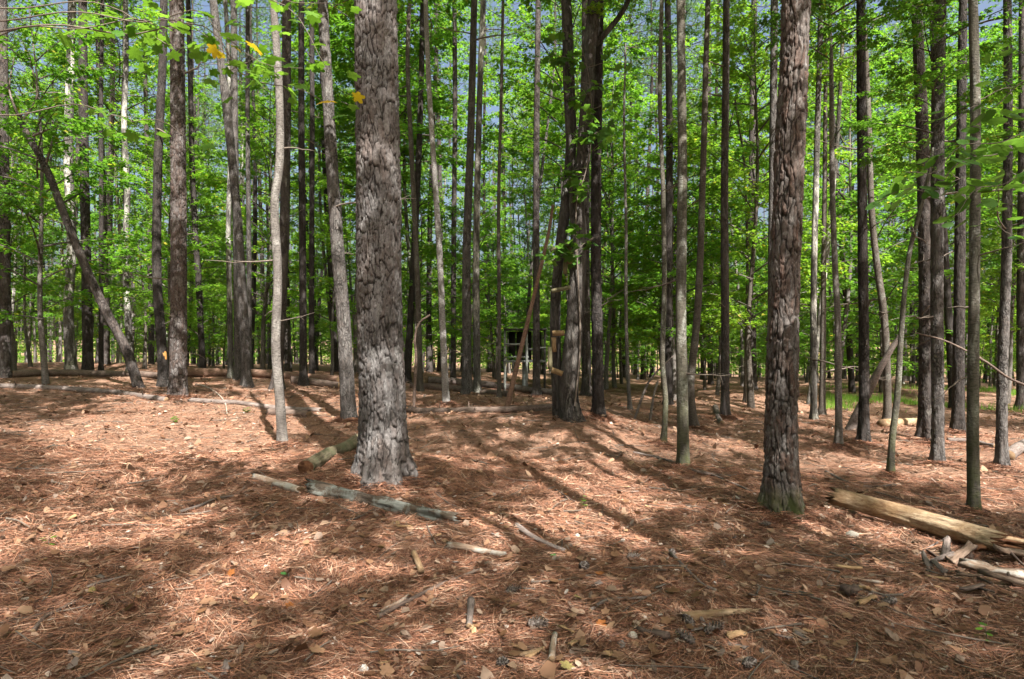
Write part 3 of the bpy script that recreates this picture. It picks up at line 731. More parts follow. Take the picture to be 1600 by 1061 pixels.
# the tree with the rungs: two trunks on one foot, shaggy above
tb = ground(884, 655); td = tb[1]
root = empty('rung_tree', tb, 'old twin trunked shaggy tree with plank rungs nailed between its trunks', 'tree')
def stem(px, ws, mat, dy=0.0, nseg=40, seed=1, plate=None, rough=0.06, flare=0.4, ext=None):
    pts = np.array([at(x, y, td + dy) for x, y in px]) - tb
    if ext is not None: pts = np.vstack([pts, pts[-1] + np.array(ext)])
    n = int(np.sum(np.linalg.norm(np.diff(pts, axis=0), axis=1)) / 0.04)
    Pt = smooth_path(pts, n)
    rr = 0.85 * np.interp(np.linspace(0, 1, n), np.linspace(0, 1, len(ws)), ws) / 2 / F_PX * td
    return Pt, trunk_mesh('rung_tree_trunk', Pt, rr, M[mat], nseg, flare, 0.2, rough, plate, 4, seed)
Pm, me = stem([(906, 688), (894, 655), (889, 610), (896, 530), (901, 450), (905, 380), (902, 310), (912, 240), (917, 170), (921, 80), (929, 0)], [34, 36, 32, 28, 27, 25, 25, 26, 25, 23, 22], 'shaggy', ext=(0.1, 0, 3.0), seed=4)
put('trunk', me, root)
put('crown', TALL_CROWNS[0], root, Pm[-1], (0, 0, 1.0), 0.9)
Pl, me = stem([(880, 665), (872, 620), (868, 540), (868, 470), (874, 400), (884, 320), (892, 230), (889, 130), (884, 0)], [20, 20, 19, 20, 22, 20, 18, 17, 17], 'shaggy', dy=0.18, seed=9, ext=(-0.2, 0.2, 3.2))
put('trunk', me, root)
put('crown', TALL_CROWNS[1], root, Pl[-1], (0, 0, 2.2), 0.8)
for pts, w in (([(930, 70), (952, 45), (970, 22), (984, -5), (1010, -70)], [11, 10, 9, 8, 6]), ([(905, 300), (893, 240), (888, 180)], [9, 8, 6])):
    Pt, me = stem(pts, w, 'shaggy', nseg=12, seed=3, flare=0.0)
    put('limb', me, root)
OCC.append((tb[0], tb[1]))

# ------------------------------------------------------------------ ladder of planks on that tree
M['plank'] = mat_wood('weathered_plank', (0.25, 0.165, 0.08), (0.19, 0.125, 0.065), (0.10, 0.065, 0.035))
M['green_plank'] = mat_wood('greenish_plank', (0.15, 0.135, 0.075), (0.12, 0.11, 0.065), (0.07, 0.06, 0.04))

def box_arrays(L, Wd, Hh, jit=0.0, rs_=R, nx_=4):
    xs = np.linspace(-L / 2, L / 2, nx_)
    prof = np.array([(-Wd / 2, -Hh / 2), (Wd / 2, -Hh / 2), (Wd / 2, Hh / 2), (-Wd / 2, Hh / 2)])
    V = np.array([(x, a, b) for x in xs for a, b in prof]) + rs_.normal(0, jit, (nx_ * 4, 3))
    Fq = [(i * 4 + j, i * 4 + (j + 1) % 4, i * 4 + 4 + (j + 1) % 4, i * 4 + 4 + j) for i in range(nx_ - 1) for j in range(4)]
    Fq += [(3, 2, 1, 0), (nx_ * 4 - 4, nx_ * 4 - 3, nx_ * 4 - 2, nx_ * 4 - 1)]
    return V, np.array(Fq)

def plank(name, mat, p0, p1, thick, wide, parent, origin, jit=0.0015, up=(0, 0, 1)):
    """a board from p0 to p1 with its own X along the grain"""
    p0, p1 = np.array(p0), np.array(p1)
    L = float(np.linalg.norm(p1 - p0))
    V, Fq = box_arrays(L, thick, wide, jit)
    me = make_mesh(name, V, [Fq], mat, None, False)
    x = Vector((p1 - p0) / L); up = Vector(up)
    y = up.cross(x).normalized(); z = x.cross(y)
    from mathutils import Matrix
    mm = Matrix((x, y, z)).transposed()
    return put(name, me, parent, (p0 + p1) / 2 - origin, mm.to_euler())

lad = empty('tree_ladder', tb + [0, -0.2, 0], 'rungs of short yellow planks nailed up the old twin trunked tree', 'ladder')
lo = tb + [0, -0.2, 0]
dl = td - 0.14
for (x0, y0, x1, y1, hpx, mt) in ((862, 578, 879, 584, 8, 'plank'), (863, 521, 882, 520, 8, 'plank'), (862, 455, 891, 449, 6, 'green_plank'), (860, 393, 895, 377, 7, 'green_plank')):
    a, b = at(x0, y0, dl), at(x1, y1, dl - 0.02)
    plank('rung', M[mt], a, b, 0.035, hpx / F_PX * td, lad, lo)
for (x0, y0, x1, y1, wpx, mt) in ((865, 527, 866, 550, 7, 'plank'), (859, 542, 860, 577, 7, 'green_plank'), (888, 384, 891, 412, 8, 'plank'), (884, 402, 883, 428, 7, 'green_plank')):
    a, b = at(x0, y0, dl + 0.02), at(x1, y1, dl + 0.02)
    plank('spacer_block', M[mt], a, b, wpx / F_PX * td, 0.03, lad, lo, up=(0, 1, 0))

# ------------------------------------------------------------------ raised wooden blind far behind
M['blind_dark'] = mat_plain('dark_weathered_board', (0.035, 0.033, 0.03), (0.06, 0.055, 0.05), 6.0)
M['blind_grey'] = mat_plain('grey_weathered_board', (0.16, 0.17, 0.16), (0.24, 0.25, 0.235), 9.0)
bd = 19.0
gz = float(terrain((818 - CX) / F_PX * bd, bd))
bl = np.array([(818 - CX) / F_PX * bd, bd, gz])
blind = empty('hunting_blind', bl, 'small raised dark board hut with grey rails, far behind the leaning red pole', 'hut')
def B(px, py, dd=0.0): return at(px, py, bd + dd)
wpx = 1 / F_PX * bd
for k, (xa, xb) in enumerate(((794, 806), (806.5, 818.5), (819, 831), (831.5, 846))):
    plank('wall_board', M['blind_dark'], B((xa + xb) / 2, 562, 0.9), B((xa + xb) / 2, 518, 0.9), (xb - xa) * wpx, 0.03, blind, bl, up=(0, 1, 0))
for k, dd in enumerate((0.12, 0.42, 0.72)):
    plank('side_board', M['blind_dark'], B(793, 540, dd) - [0, 0, 0.4], B(793, 540, dd) + [0, 0, 0.42], 0.03, 0.27, blind, bl, up=(0, 1, 0))
    plank('side_board', M['blind_dark'], B(847, 540, dd) - [0, 0, 0.4], B(847, 540, dd) + [0, 0, 0.42], 0.03, 0.27, blind, bl, up=(0, 1, 0))
plank('roof', M['blind_dark'], B(787, 515, 0.42), B(853, 515, 0.42), 1.15, 0.05, blind, bl)
plank('floor', M['blind_grey'], B(788, 564, 0.45), B(852, 564, 0.45), 1.0, 0.06, blind, bl)
for py in (538, 558): plank('rail', M['blind_grey'], B(788, py, -0.03), B(826, py, -0.03), 0.03, 0.06, blind, bl)
plank('rail', M['blind_grey'], B(826, 546, -0.03), B(853, 543, -0.03), 0.03, 0.05, blind, bl)
for px_, dd, mt in ((789, 0.0, 'blind_grey'), (823, -0.05, 'blind_grey'), (851, 0.0, 'blind_dark'), (789, 0.9, 'blind_dark'), (851, 0.9, 'blind_dark')):
    a = B(px_, 516, dd); b = a.copy(); b[2] = gz - 0.3
    plank('post', M[mt], b, a, 0.07, 0.07, blind, bl, up=(0, 1, 0))
M['pale_post'] = mat_plain('pale_post_paint', (0.16, 0.18, 0.175), (0.22, 0.235, 0.23), 5.0)
a = B(820, 566, 0.3); b = a.copy(); b[2] = gz - 0.3
plank('support_post', M['pale_post'], b, a, 0.16, 0.12, blind, bl, up=(0, 1, 0))

# ------------------------------------------------------------------ logs, poles and sticks
M['debarked'] = mat_wood('pale_debarked_wood', (0.20, 0.125, 0.065), (0.31, 0.235, 0.155), (0.11, 0.055, 0.028))
M['rot_end'] = mat_plain('rotten_red_heartwood', (0.075, 0.03, 0.014), (0.17, 0.08, 0.04), 30.0, bump=0.01)
M['cut_end'] = mat_plain('dry_broken_wood', (0.15, 0.09, 0.05), (0.22, 0.15, 0.09), 25.0, bump=0.008)
M['lichen_log'] = mat_wood('lichen_covered_log', (0.055, 0.042, 0.032), (0.11, 0.083, 0.062), (0.025, 0.02, 0.016), moss=((0.20, 0.215, 0.20), 0.8))
M['mossy_log'] = mat_wood('green_grey_log', (0.12, 0.095, 0.06), (0.20, 0.17, 0.115), (0.05, 0.04, 0.028), moss=((0.10, 0.11, 0.06), 0.6))
M['grey_log'] = mat_wood('grey_fallen_trunk', (0.12, 0.094, 0.083), (0.19, 0.157, 0.142), (0.045, 0.033, 0.03))
M['brown_log'] = mat_wood('brown_fallen_trunk', (0.09, 0.062, 0.05), (0.15, 0.11, 0.09), (0.035, 0.025, 0.022))
M['white_stick'] = mat_wood('bleached_stick', (0.25, 0.175, 0.13), (0.32, 0.265, 0.215), (0.15, 0.09, 0.055), moss=((0.38, 0.385, 0.36), 0.6))
M['red_pole'] = mat_wood('reddish_dead_pole', (0.15, 0.085, 0.058), (0.21, 0.13, 0.095), (0.07, 0.04, 0.03))

def log(name, cat, label, ends, r0, r1, mat, endmat='cut_end', bend=0.0, sink=0.3, nseg=18, rough=0.07, group=None, lift=(0, 0), ragged=0.0, follow=True, knots=0, seed=None):
    """a log or stick lying on the ground between two photo pixels (a list may hold points in between); r in metres"""
    G = np.array([ground(*p) for p in ends])
    if len(G) == 2:
        mid = (G[0] + G[1]) / 2; side = np.array([-(G[1] - G[0])[1], (G[1] - G[0])[0], 0])
        G = np.array([G[0], mid + side * bend, G[1]])
    n = max(10, int(np.sum(np.linalg.norm(np.diff(G, axis=0), axis=1)) / max(0.03, r0 * 0.5)))
    P = smooth_path(G, n)
    u = np.linspace(0, 1, n)
    rr = r0 * (1 - u) + r1 * u
    if follow:
        z = terrain(P[:, 0], P[:, 1])
        k = max(3, n // 3); ker = np.ones(k) / k
        z = np.convolve(np.pad(z, (k // 2, k - 1 - k // 2), mode='edge'), ker, 'valid')
        P[:, 2] = z
    if name == 'fallen_branch':
        rr = rr * 1.05; P[:, 2] += 0.012
    P[:, 2] += rr * (1 - sink) + np.interp(u, [0, 1], lift)
    o = P[n // 2].copy()
    x = unit(P[-1] - P[0]); ang = math.atan2(x[1], x[0])
    Q = P - o
    ca, sa = math.cos(-ang), math.sin(-ang)
    Q = np.stack([Q[:, 0] * ca - Q[:, 1] * sa, Q[:, 0] * sa + Q[:, 1] * ca, Q[:, 2]], 1)
    sd = seed if seed is not None else int(abs(ends[0][0]) + ends[0][1])
    me = trunk_mesh(name, Q, rr, [M[mat], M[endmat]], nseg, 0.0, 0.1, rough, None, 4, sd, cap=True)
    if ragged:
        V = np.empty(len(me.vertices) * 3, np.float32); me.vertices.foreach_get('co', V); V = V.reshape(-1, 3)
        j = np.arange(nseg)
        for base, sg in ((0, -1), ((n - 1) * nseg, 1)):
            V[base + j, 0] += sg * ragged * hash3(j, 0 * j, 0 * j, sd + base) ** 2
        V[n * nseg, 0] += ragged * 0.4; V[n * nseg + 1, 0] -= ragged * 0.4
        me.vertices.foreach_set('co', V.ravel()); me.update()
    ob = put(name, me, None, o, (0, 0, ang))
    tag(ob, label, cat, group)
    for q in range(knots):
        u_ = R.uniform(0.15, 0.9); c = Q[int(u_ * (n - 1))]
        a = R.uniform(0.2, 2.9); h = np.array([R.uniform(-0.4, 0.4), math.cos(a), math.sin(a)]); L = R.uniform(1.3, 3.0) * r0
        V, Fq = tube_arrays(np.array([c, c + h * L * 0.6, c + h * L]), [r0 * 0.25, r0 * 0.2, r0 * 0.12], 6)
        put('branch_stub', make_mesh('branch_stub', V, [Fq], M[mat]), ob)
    return ob

# the pale debarked log at the right, with its broken red end
p0, p1 = ground(1308, 800), ground(1560, 868)
big = log('fallen_log', 'log', 'pale debarked log with a splintered red end, right of the reddish plated pine', [(1306, 801), (1400, 824), (1480, 846), (1556, 868)], 0.078, 0.084, 'debarked', 'rot_end', sink=0.2, nseg=48, rough=0.09, lift=(0.07, 0.03), ragged=0.10, follow=False)
for k in range(9):
    a = R.uniform(0, 6.28); rr = R.uniform(0.03, 0.085)
    V, Fq = tube_arrays(np.array([(0, 0, 0), (R.uniform(0.1, 0.2), 0, 0), (R.uniform(0.22, 0.42), R.normal(0, 0.02), R.normal(0, 0.02))]), [0.024, 0.02, 0.003], 5)
    L_ = max(v.co.x for v in big.data.vertices)
    put('splinter', make_mesh('splinter', V, [Fq], M['rot_end' if k % 3 else 'debarked'], None, False), big, (L_ - 0.12, math.cos(a) * rr, math.sin(a) * rr - 0.02))
log('fallen_log', 'log', 'short green grey log lying against the foot of the thickest pine', [(478, 742), (520, 716), (560, 694)], 0.077, 0.07, 'mossy_log', 'rot_end', nseg=30, sink=0.25, ragged=0.03)
log('fallen_log', 'log', 'rotten dark log crusted with pale lichen, in front of the thickest pine', [(488, 772), (560, 786), (630, 800), (712, 822)], 0.055, 0.05, 'lichen_log', 'rot_end', nseg=28, sink=0.2, rough=0.38, ragged=0.16)
log('fallen_log', 'log', 'bleached short branch piece left of the lichen crusted log', [(398, 752), (430, 760), (468, 772)], 0.032, 0.036, 'white_stick', nseg=16, sink=0.3, rough=0.12, ragged=0.05)
log('fallen_log', 'log', 'long thin fallen trunk stretching from the left edge to the stout knobbly pine', [(-40, 606), (120, 612), (260, 628)], 0.062, 0.05, 'grey_log', nseg=20, sink=0.3, rough=0.08, knots=4)
log('fallen_log', 'log', 'grey fallen trunk between the stout knobbly pine and the crooked grey tree', [(300, 628), (400, 636), (500, 644)], 0.055, 0.04, 'grey_log', nseg=18, sink=0.3, rough=0.12, knots=3, ragged=0.1)
log('fallen_log', 'log', 'dark piece of trunk lying just behind the crooked grey tree', [(420, 648), (450, 650), (482, 653)], 0.07, 0.06, 'brown_log', nseg=16, sink=0.3, ragged=0.06)
log('fallen_log', 'log', 'far log behind the leaning snapped trunk', [(20, 590), (130, 588), (250, 592)], 0.10, 0.09, 'brown_log', nseg=14, sink=0.2)
log('fallen_log', 'log', 'reddish far log behind the clump of trunks', [(290, 588), (400, 590), (530, 600)], 0.13, 0.10, 'red_pole', nseg=14, sink=0.1)
log('fallen_log', 'log', 'far dark trunk lying right behind the crooked grey tree', [(455, 600), (490, 603), (530, 607)], 0.11, 0.09, 'brown_log', nseg=14, sink=0.2)
log('fallen_log', 'log', 'nearer of the logs lying between the thickest pine and the rung tree', [(640, 645), (760, 646), (878, 640)], 0.06, 0.055, 'brown_log', nseg=18, sink=0.2, rough=0.12, knots=3, ragged=0.1)
log('fallen_log', 'log', 'second log in the middle, passing behind the white flecked tree', [(640, 607), (720, 613), (800, 622)], 0.10, 0.08, 'brown_log', nseg=16, sink=0.2, rough=0.1)
log('fallen_log', 'log', 'back log in the middle running under the raised blind', [(668, 598), (760, 606), (872, 618)], 0.12, 0.09, 'grey_log', nseg=16, sink=0.1, rough=0.1)
log('fallen_log', 'log', 'short log lying behind the straight brown pine in the gap', [(1118, 640), (1122, 655), (1128, 664)], 0.06, 0.05, 'grey_log', nseg=14)
log('fallen_log', 'log', 'pale log beyond the bending trunk, beside bright grass', [(1378, 668), (1410, 665), (1442, 662)], 0.09, 0.08, 'debarked', nseg=14, sink=0.2)
log('fallen_log', 'log', 'grey log end reaching in at the right edge beside the flecked pine', [(1575, 722), (1600, 708), (1640, 690)], 0.08, 0.08, 'grey_log', nseg=18, sink=0.1, lift=(0, 0.15))
log('fallen_branch', 'branch', 'grey branch lying behind the pair of pines near the flecked pine', [(1480, 690), (1520, 692), (1555, 700)], 0.035, 0.03, 'grey_log', nseg=12)
log('fallen_branch', 'branch', 'long brown stick slanting over the needles in the foreground', [(590, 968), (640, 945), (700, 915), (752, 893)], 0.012, 0.008, 'brown_log', nseg=10, rough=0.15, sink=-0.1)
log('fallen_branch', 'branch', 'bleached stick piece below the lichen crusted log', [(700, 862), (745, 866), (786, 870)], 0.021, 0.017, 'white_stick', nseg=12, rough=0.15, sink=0.0, ragged=0.03)
log('fallen_branch', 'branch', 'short brown wood stub standing out beneath the lichen crusted log', [(646, 872), (652, 884), (658, 896)], 0.018, 0.02, 'debarked', nseg=10, sink=-0.2)
log('fallen_branch', 'branch', 'grey forked branch curving through the centre of the foreground', [(1050, 876), (1075, 900), (1098, 922), (1120, 932)], 0.012, 0.007, 'grey_log', nseg=10, rough=0.2, sink=-0.2, knots=3)
log('fallen_branch', 'branch', 'buried grey branch crossing the shade below the thickest pine', [(806, 830), (840, 846), (884, 862)], 0.02, 0.013, 'grey_log', nseg=10, rough=0.2, sink=0.3)
log('fallen_branch', 'branch', 'curved thin stick lying above the flat pale stone', [(922, 962), (950, 945), (1010, 939)], 0.009, 0.006, 'grey_log', nseg=8, rough=0.2, sink=-0.2)
log('fallen_branch', 'branch', 'short stick with a frayed orange end near the bottom middle', [(736, 948), (735, 962), (733, 985)], 0.02, 0.014, 'grey_log', 'cut_end', nseg=10, sink=-0.1)
log('fallen_branch', 'branch', 'rotted root like wood beside three pine cones', [(1076, 972), (1120, 962), (1176, 964)], 0.022, 0.012, 'debarked', 'rot_end', nseg=12, rough=0.3, ragged=0.06, sink=0.1)
log('fallen_branch', 'branch', 'long twig running back from the straight mossy tree', [(990, 710), (1060, 728), (1140, 756), (1180, 770)], 0.014, 0.008, 'grey_log', nseg=8, rough=0.15, sink=-0.1)
log('fallen_branch', 'branch', 'dark branch lying at the foot of the straight mossy tree', [(1075, 738), (1100, 745), (1142, 747)], 0.022, 0.012, 'brown_log', nseg=8, rough=0.15)
log('fallen_branch', 'branch', 'dark stick in the sunlit needles at the left', [(52, 1000), (80, 970), (130, 945)], 0.011, 0.007, 'brown_log', nseg=8, rough=0.2, sink=-0.2)
log('fallen_branch', 'branch', 'pale straight stick in the shade at the left', [(135, 930), (170, 915), (205, 905)], 0.009, 0.006, 'grey_log', nseg=8, sink=-0.3)
log('fallen_branch', 'branch', 'slim stick lying before the crooked grey tree', [(280, 803), (340, 782), (365, 778)], 0.013, 0.009, 'grey_log', nseg=8, sink=-0.2)
log('fallen_branch', 'branch', 'bent pale branch beside the foot of the stout knobbly pine', [(305, 603), (330, 612), (350, 630), (355, 650)], 0.016, 0.010, 'white_stick', nseg=8, sink=-0.5)
log('fallen_branch', 'branch', 'twig crossing the sunlit gap by the second pine cone', [(640, 935), (625, 945), (595, 960)], 0.010, 0.007, 'white_stick', nseg=8, sink=-0.2)
log('fallen_branch', 'branch', 'knotty dark stick behind the brown leaves in the middle shade', [(868, 770), (905, 790), (938, 793)], 0.010, 0.006, 'brown_log', nseg=8, rough=0.2, sink=-0.2)
log('fallen_branch', 'branch', 'straight pale twig on the open needles between the reddish pine and pale log', [(1290, 742), (1340, 760), (1400, 765)], 0.016, 0.010, 'grey_log', nseg=8, sink=0.0)
log('fallen_branch', 'branch', 'flat bleached wood strip at the bottom middle edge', [(862, 1045), (864, 1020), (867, 998)], 0.016, 0.014, 'white_stick', nseg=8, sink=0.1)
log('fallen_branch', 'branch', 'short pale stick at the bottom edge beside the bleached strip', [(804, 1026), (828, 1025), (848, 1023)], 0.010, 0.009, 'debarked', nseg=8, sink=-0.1)

def pole(name, cat, label, px, ws, mat, d0, d1, nseg=12, rough=0.06, base_ground=True):
    """a thin trunk or branch in the air: photo pixels with the distance going from d0 to d1"""
    k = len(px)
    pts = np.array([at(x, y, d0 + (d1 - d0) * i / (k - 1)) for i, (x, y) in enumerate(px)])
    o = pts[0].copy()
    if base_ground: o[2] = float(terrain(o[0], o[1])); pts[0] = o - [0, 0, 0.05]
    n = max(10, int(np.sum(np.linalg.norm(np.diff(pts, axis=0), axis=1)) / 0.07))
    P = smooth_path(pts, n) - o
    rr = np.interp(np.linspace(0, 1, n), np.linspace(0, 1, len(ws)), ws) / 2 / F_PX * d0
    ob = put(name, trunk_mesh(name, P, rr, [M[mat], M['cut_end']], nseg, 0.0, 0.1, rough, None, 4, int(px[0][0]), cap=True), None, o)
    return tag(ob, label, cat)

g0 = ground(791, 636)
pole('leaning_pole', 'dead tree', 'reddish dead pole leaning up against the old twin trunked tree', [(791, 636), (808, 570), (824, 505), (842, 430), (856, 370), (864, 320)], [9, 8, 7, 6, 5.5, 4.5], 'red_pole', g0[1], g0[1] + 0.4)
g0 = ground(1332, 672)
pole('leaning_pole', 'dead tree', 'pale dead pole leaning right across the dark even pine', [(1326, 678), (1348, 630), (1366, 592), (1390, 550), (1408, 522)], [15, 14, 12, 9, 6], 'grey_log', g0[1], g0[1] - 0.3)
pole('bowed_stem', 'dead tree', 'thin dark dead stem bowing down towards the right edge', [(1430, 520), (1470, 530), (1500, 543), (1540, 565), (1575, 590), (1612, 606)], [2, 2.5, 3, 3.5, 3.5, 4], 'brown_log', 7.6, 7.2, base_ground=False)
g0 = ground(968, 640)
pole('leaning_branch', 'dead tree', 'grey dead branch propped beside the pole thin sapling', [(990, 632), (1012, 600), (1035, 572), (1052, 556)], [4, 4, 3, 2], 'grey_log', 12.0, 12.3)
pole('leaning_branch', 'dead tree', 'short grey stake leaning beside the propped dead branch', [(1015, 638), (1022, 615), (1028, 596)], [5, 4, 3], 'grey_log', 11.8, 12.0)
pole('dead_branch', 'dead tree', 'crooked thin brown snag beside the slim trunk with dead side branch', [(646, 622), (650, 560), (648, 530), (655, 505), (672, 492)], [5, 5, 4.5, 4, 3], 'brown_log', 11.6, 11.8)
# snags at the broken top of the leaning trunk
for px in ([(34, 190), (58, 150), (48, 100), (38, 70)], [(70, 262), (95, 190), (130, 215)], [(45, 215), (90, 200), (135, 218)], [(30, 185), (15, 140), (22, 90)]):
    pts = np.array([at(x, y, d_) for x, y in px]) - b_
    P = smooth_path(pts, 14)
    V, Fq = tube_arrays(P, np.linspace(0.03, 0.008, 14), 6)
    put('branch_stub', make_mesh('branch_stub', V, [Fq], M['grey_log']), r_)
# orange scar on the dark pine
M['scar'] = mat_wood('orange_wound_wood', (0.55, 0.24, 0.05), (0.50, 0.28, 0.10), (0.32, 0.12, 0.03))
sc = at(255, 556, d_m) - b_m
th = np.linspace(-2.6, -0.4, 12); zz = np.linspace(-0.09, 0.09, 8)
rad = 0.105
V = np.array([[rad * math.cos(a) * (1 + 0.05 * math.sin(9 * a + 5 * z)), rad * math.sin(a), z + 0.025 * math.sin(7 * a) + 0.015 * math.sin(17 * a + 40 * z)] for z in zz for a in th])
Fq = np.array([(i * 12 + j, i * 12 + j + 1, i * 12 + 13 + j, i * 12 + 12 + j) for i in range(7) for j in range(11)])
put('bark_wound', make_mesh('bark_wound', V, [Fq], M['scar']), r_m, sc + [0.0, 0.01, 0])['label'] = 'bright orange patch of bare wood'

# ------------------------------------------------------------------ trees of the wood behind, to the sides and behind the camera
def free(x, y, gap):
    return all((x - a) ** 2 + (y - b) ** 2 > gap * gap for a, b in OCC)

TONE = {'pine': 'brown', 'dark_pine': 'dark', 'grey_pine': 'grey', 'patchy': 'blotched'}
def far_pine(x, y, k, s, label, group):
    tm, top, H, mt = PINES[k]
    z = float(terrain(x, y))
    ro = empty('pine_tree', (x, y, z), label, 'tree', group, (0, 0, R.uniform(0, 6.28)))
    put('trunk', tm, ro, (0, 0, 0), None, (1, 1, s)); put('crown', PINE_CROWNS[k % 3], ro, (top[0], top[1], top[2] * s), None, R.uniform(0.6, 0.85))
    OCC.append((x, y)); return ro

def far_sapling(x, y, k, s, label, group):
    tm, cr, H = SAPLINGS[k]
    z = float(terrain(x, y))
    ro = empty('understory_tree', (x, y, z), label, 'tree', group, (R.normal(0, 0.04), R.normal(0, 0.04), R.uniform(0, 6.28)))
    ro.scale = (s, s, s * R.uniform(0.9, 1.15))
    put('trunk', tm, ro); put('crown', cr, ro); OCC.append((x, y)); return ro

n = 0; tries = 0
while n < 110 and tries < 6000:
    tries += 1
    y = math.sqrt(R.uniform(15.5 ** 2, 50 ** 2)); px = R.uniform(-160, 1760)
    x = (px - CX) / F_PX * y
    if not free(x, y, 1.5): continue
    k = int(R.choice(6, p=[0.22, 0.2, 0.14, 0.16, 0.16, 0.12]))
    tone = TONE[PINES[k][3]]
    far = 'deep in the wood' if y > 30 else 'in the rows behind the logs'
    far_pine(x, y, k, R.uniform(0.85, 1.1), f'slim {tone} barked pine standing {far}', f'{tone} barked pines {far}'); n += 1
def far_tall(x, y, k, s, label, group, cs=None):
    tm, top, mt = TALLS[k]
    ro = empty('broadleaf_tree', (x, y, float(terrain(x, y))), label, 'tree', group, (0, 0, R.uniform(0, 6.28)))
    put('trunk', tm, ro, (0, 0, 0), None, (1, 1, s)); put('crown', OPEN_CROWN if cs else TALL_CROWNS[(k + int(x * 7)) % 2], ro, (top[0], top[1], top[2] * s - 1.2), (0, 0, R.uniform(0, 6)), cs or R.uniform(0.85, 1.1))
    OCC.append((x, y)); return ro

n = 0; tries = 0
while n < 52 and tries < 6000:
    tries += 1
    y = math.sqrt(R.uniform(20 ** 2, 50 ** 2)); px = R.uniform(-160, 1760)
    x = (px - CX) / F_PX * y
    if not free(x, y, 1.3): continue
    k = int(R.integers(0, 3)); tone = ('brown', 'pale grey', 'greenish')[k]
    far = 'deep in the wood' if y > 30 else 'in the rows behind the logs'
    far_tall(x, y, k, R.uniform(0.8, 1.15) if y < 28 else R.uniform(1.0, 1.6), f'tall broadleaf tree with smooth {tone} bark {far}', f'{tone} broadleaf trees {far}'); n += 1
n = 0; tries = 0
while n < 200 and tries < 6000:
    tries += 1
    y = 14.5 + 38 * R.uniform(0, 1) ** 0.85; px = R.uniform(-200, 1800)
    x = (px - CX) / F_PX * y
    if not free(x, y, 0.9): continue
    k = int(R.choice(8, p=[0.12, 0.12, 0.12, 0.16, 0.08, 0.12, 0.14, 0.14]))
    if y < 21 and k in (3, 5): k = 2
    if y > 38 and k == 4: k = 3
    far = 'far back between the pines' if y > 32 else 'close behind the front row of trunks'
    size = 'low bushy' if k in (3, 5) else 'leafy'
    far_sapling(x, y, k, R.uniform(0.85, 1.25), f'{size} green broadleaf tree growing {far}', f'{size} broadleaf trees {far}'); n += 1
n = 0; tries = 0
while n < 95 and tries < 4000:
    tries += 1
    y = R.uniform(23, 54); x = (R.uniform(-150, 1750) - CX) / F_PX * y
    if not free(x, y, 1.0): continue
    far = 'far back between the pines' if y > 32 else 'close behind the front row of trunks'
    far_sapling(x, y, 5 if n % 4 else 3, R.uniform(0.45, 0.95), f'low bushy green broadleaf tree growing {far}', f'low bushy broadleaf trees {far}'); n += 1
# unseen trees added beside and behind the camera so their crowns shade the floor
for (x, y, k) in [(4.4, -3.0, 2), (-8.0, -2.0, 1), (9.5, -6.5, 0), (-6.0, -11.0, 2), (6.5, -12.5, 1), (12.5, 1.0, 4), (-12.5, 3.0, 0), (-1.5, -14.5, 3), (11.0, -15.0, 2), (8.2, 2.2, 3), (-9.8, 6.0, 4), (13.5, 6.5, 2), (0.7, -8.4, 0), (2.3, -9.4, 2)]:
    far_pine(x, y, k, R.uniform(0.9, 1.05), 'unseen tall pine added beside or behind the viewpoint to shade the floor', 'pines around the viewpoint')
for (x, y, k) in [(7.8, -4.2, 0), (10.8, -8.8, 1), (-9.4, -8.6, 0), (-11.0, -1.2, 1), (7.4, 4.6, 0), (-6.2, 5.8, 1), (-8.2, 7.6, 0)]:
    far_tall(x, y, k, R.uniform(0.85, 1.15), 'unseen tall broadleaf tree added beside or behind the viewpoint to shade the floor', 'tall broadleaf trees around the viewpoint')
for (x, y, k, s_, c_) in [(0.4, -6.0, 0, 1.5, 0.5), (3.4, -6.2, 1, 1.6, 0.7), (4.6, -5.0, 2, 1.0, 0.85), (-1.2, -5.2, 2, 1.2, 0.5), (0.2, -9.0, 1, 1.5, 0.7), (6.8, -6.0, 0, 1.1, 0.7), (1.3, -6.9, 0, 1.3, 0.42), (2.7, -2.5, 2, 1.35, 0.6), (-4.6, 2.2, 0, 1.0, 0.62), (-3.4, 0.4, 1, 1.4, 0.5), (2.9, 0.2, 2, 1.1, 0.5), (4.0, 2.0, 1, 1.2, 0.55), (-6.6, 4.2, 1, 1.3, 0.5)]:  # spots and crown sizes set by where dappled shade should fall
    far_tall(x, y, k, s_, 'unseen tall broadleaf tree added beside or behind the viewpoint to shade the floor', 'tall broadleaf trees around the viewpoint', c_)
for (x, y, k) in [(-5.8, -7.5, 2), (7.4, -9.0, 0), (-10.5, -6.0, 0), (9.8, -2.0, 4)]:
    far_sapling(x, y, k, R.uniform(1.15, 1.5), 'unseen broadleaf tree added beside or behind the viewpoint to shade the floor', 'broadleaf trees around the viewpoint')
n = 0; tries = 0
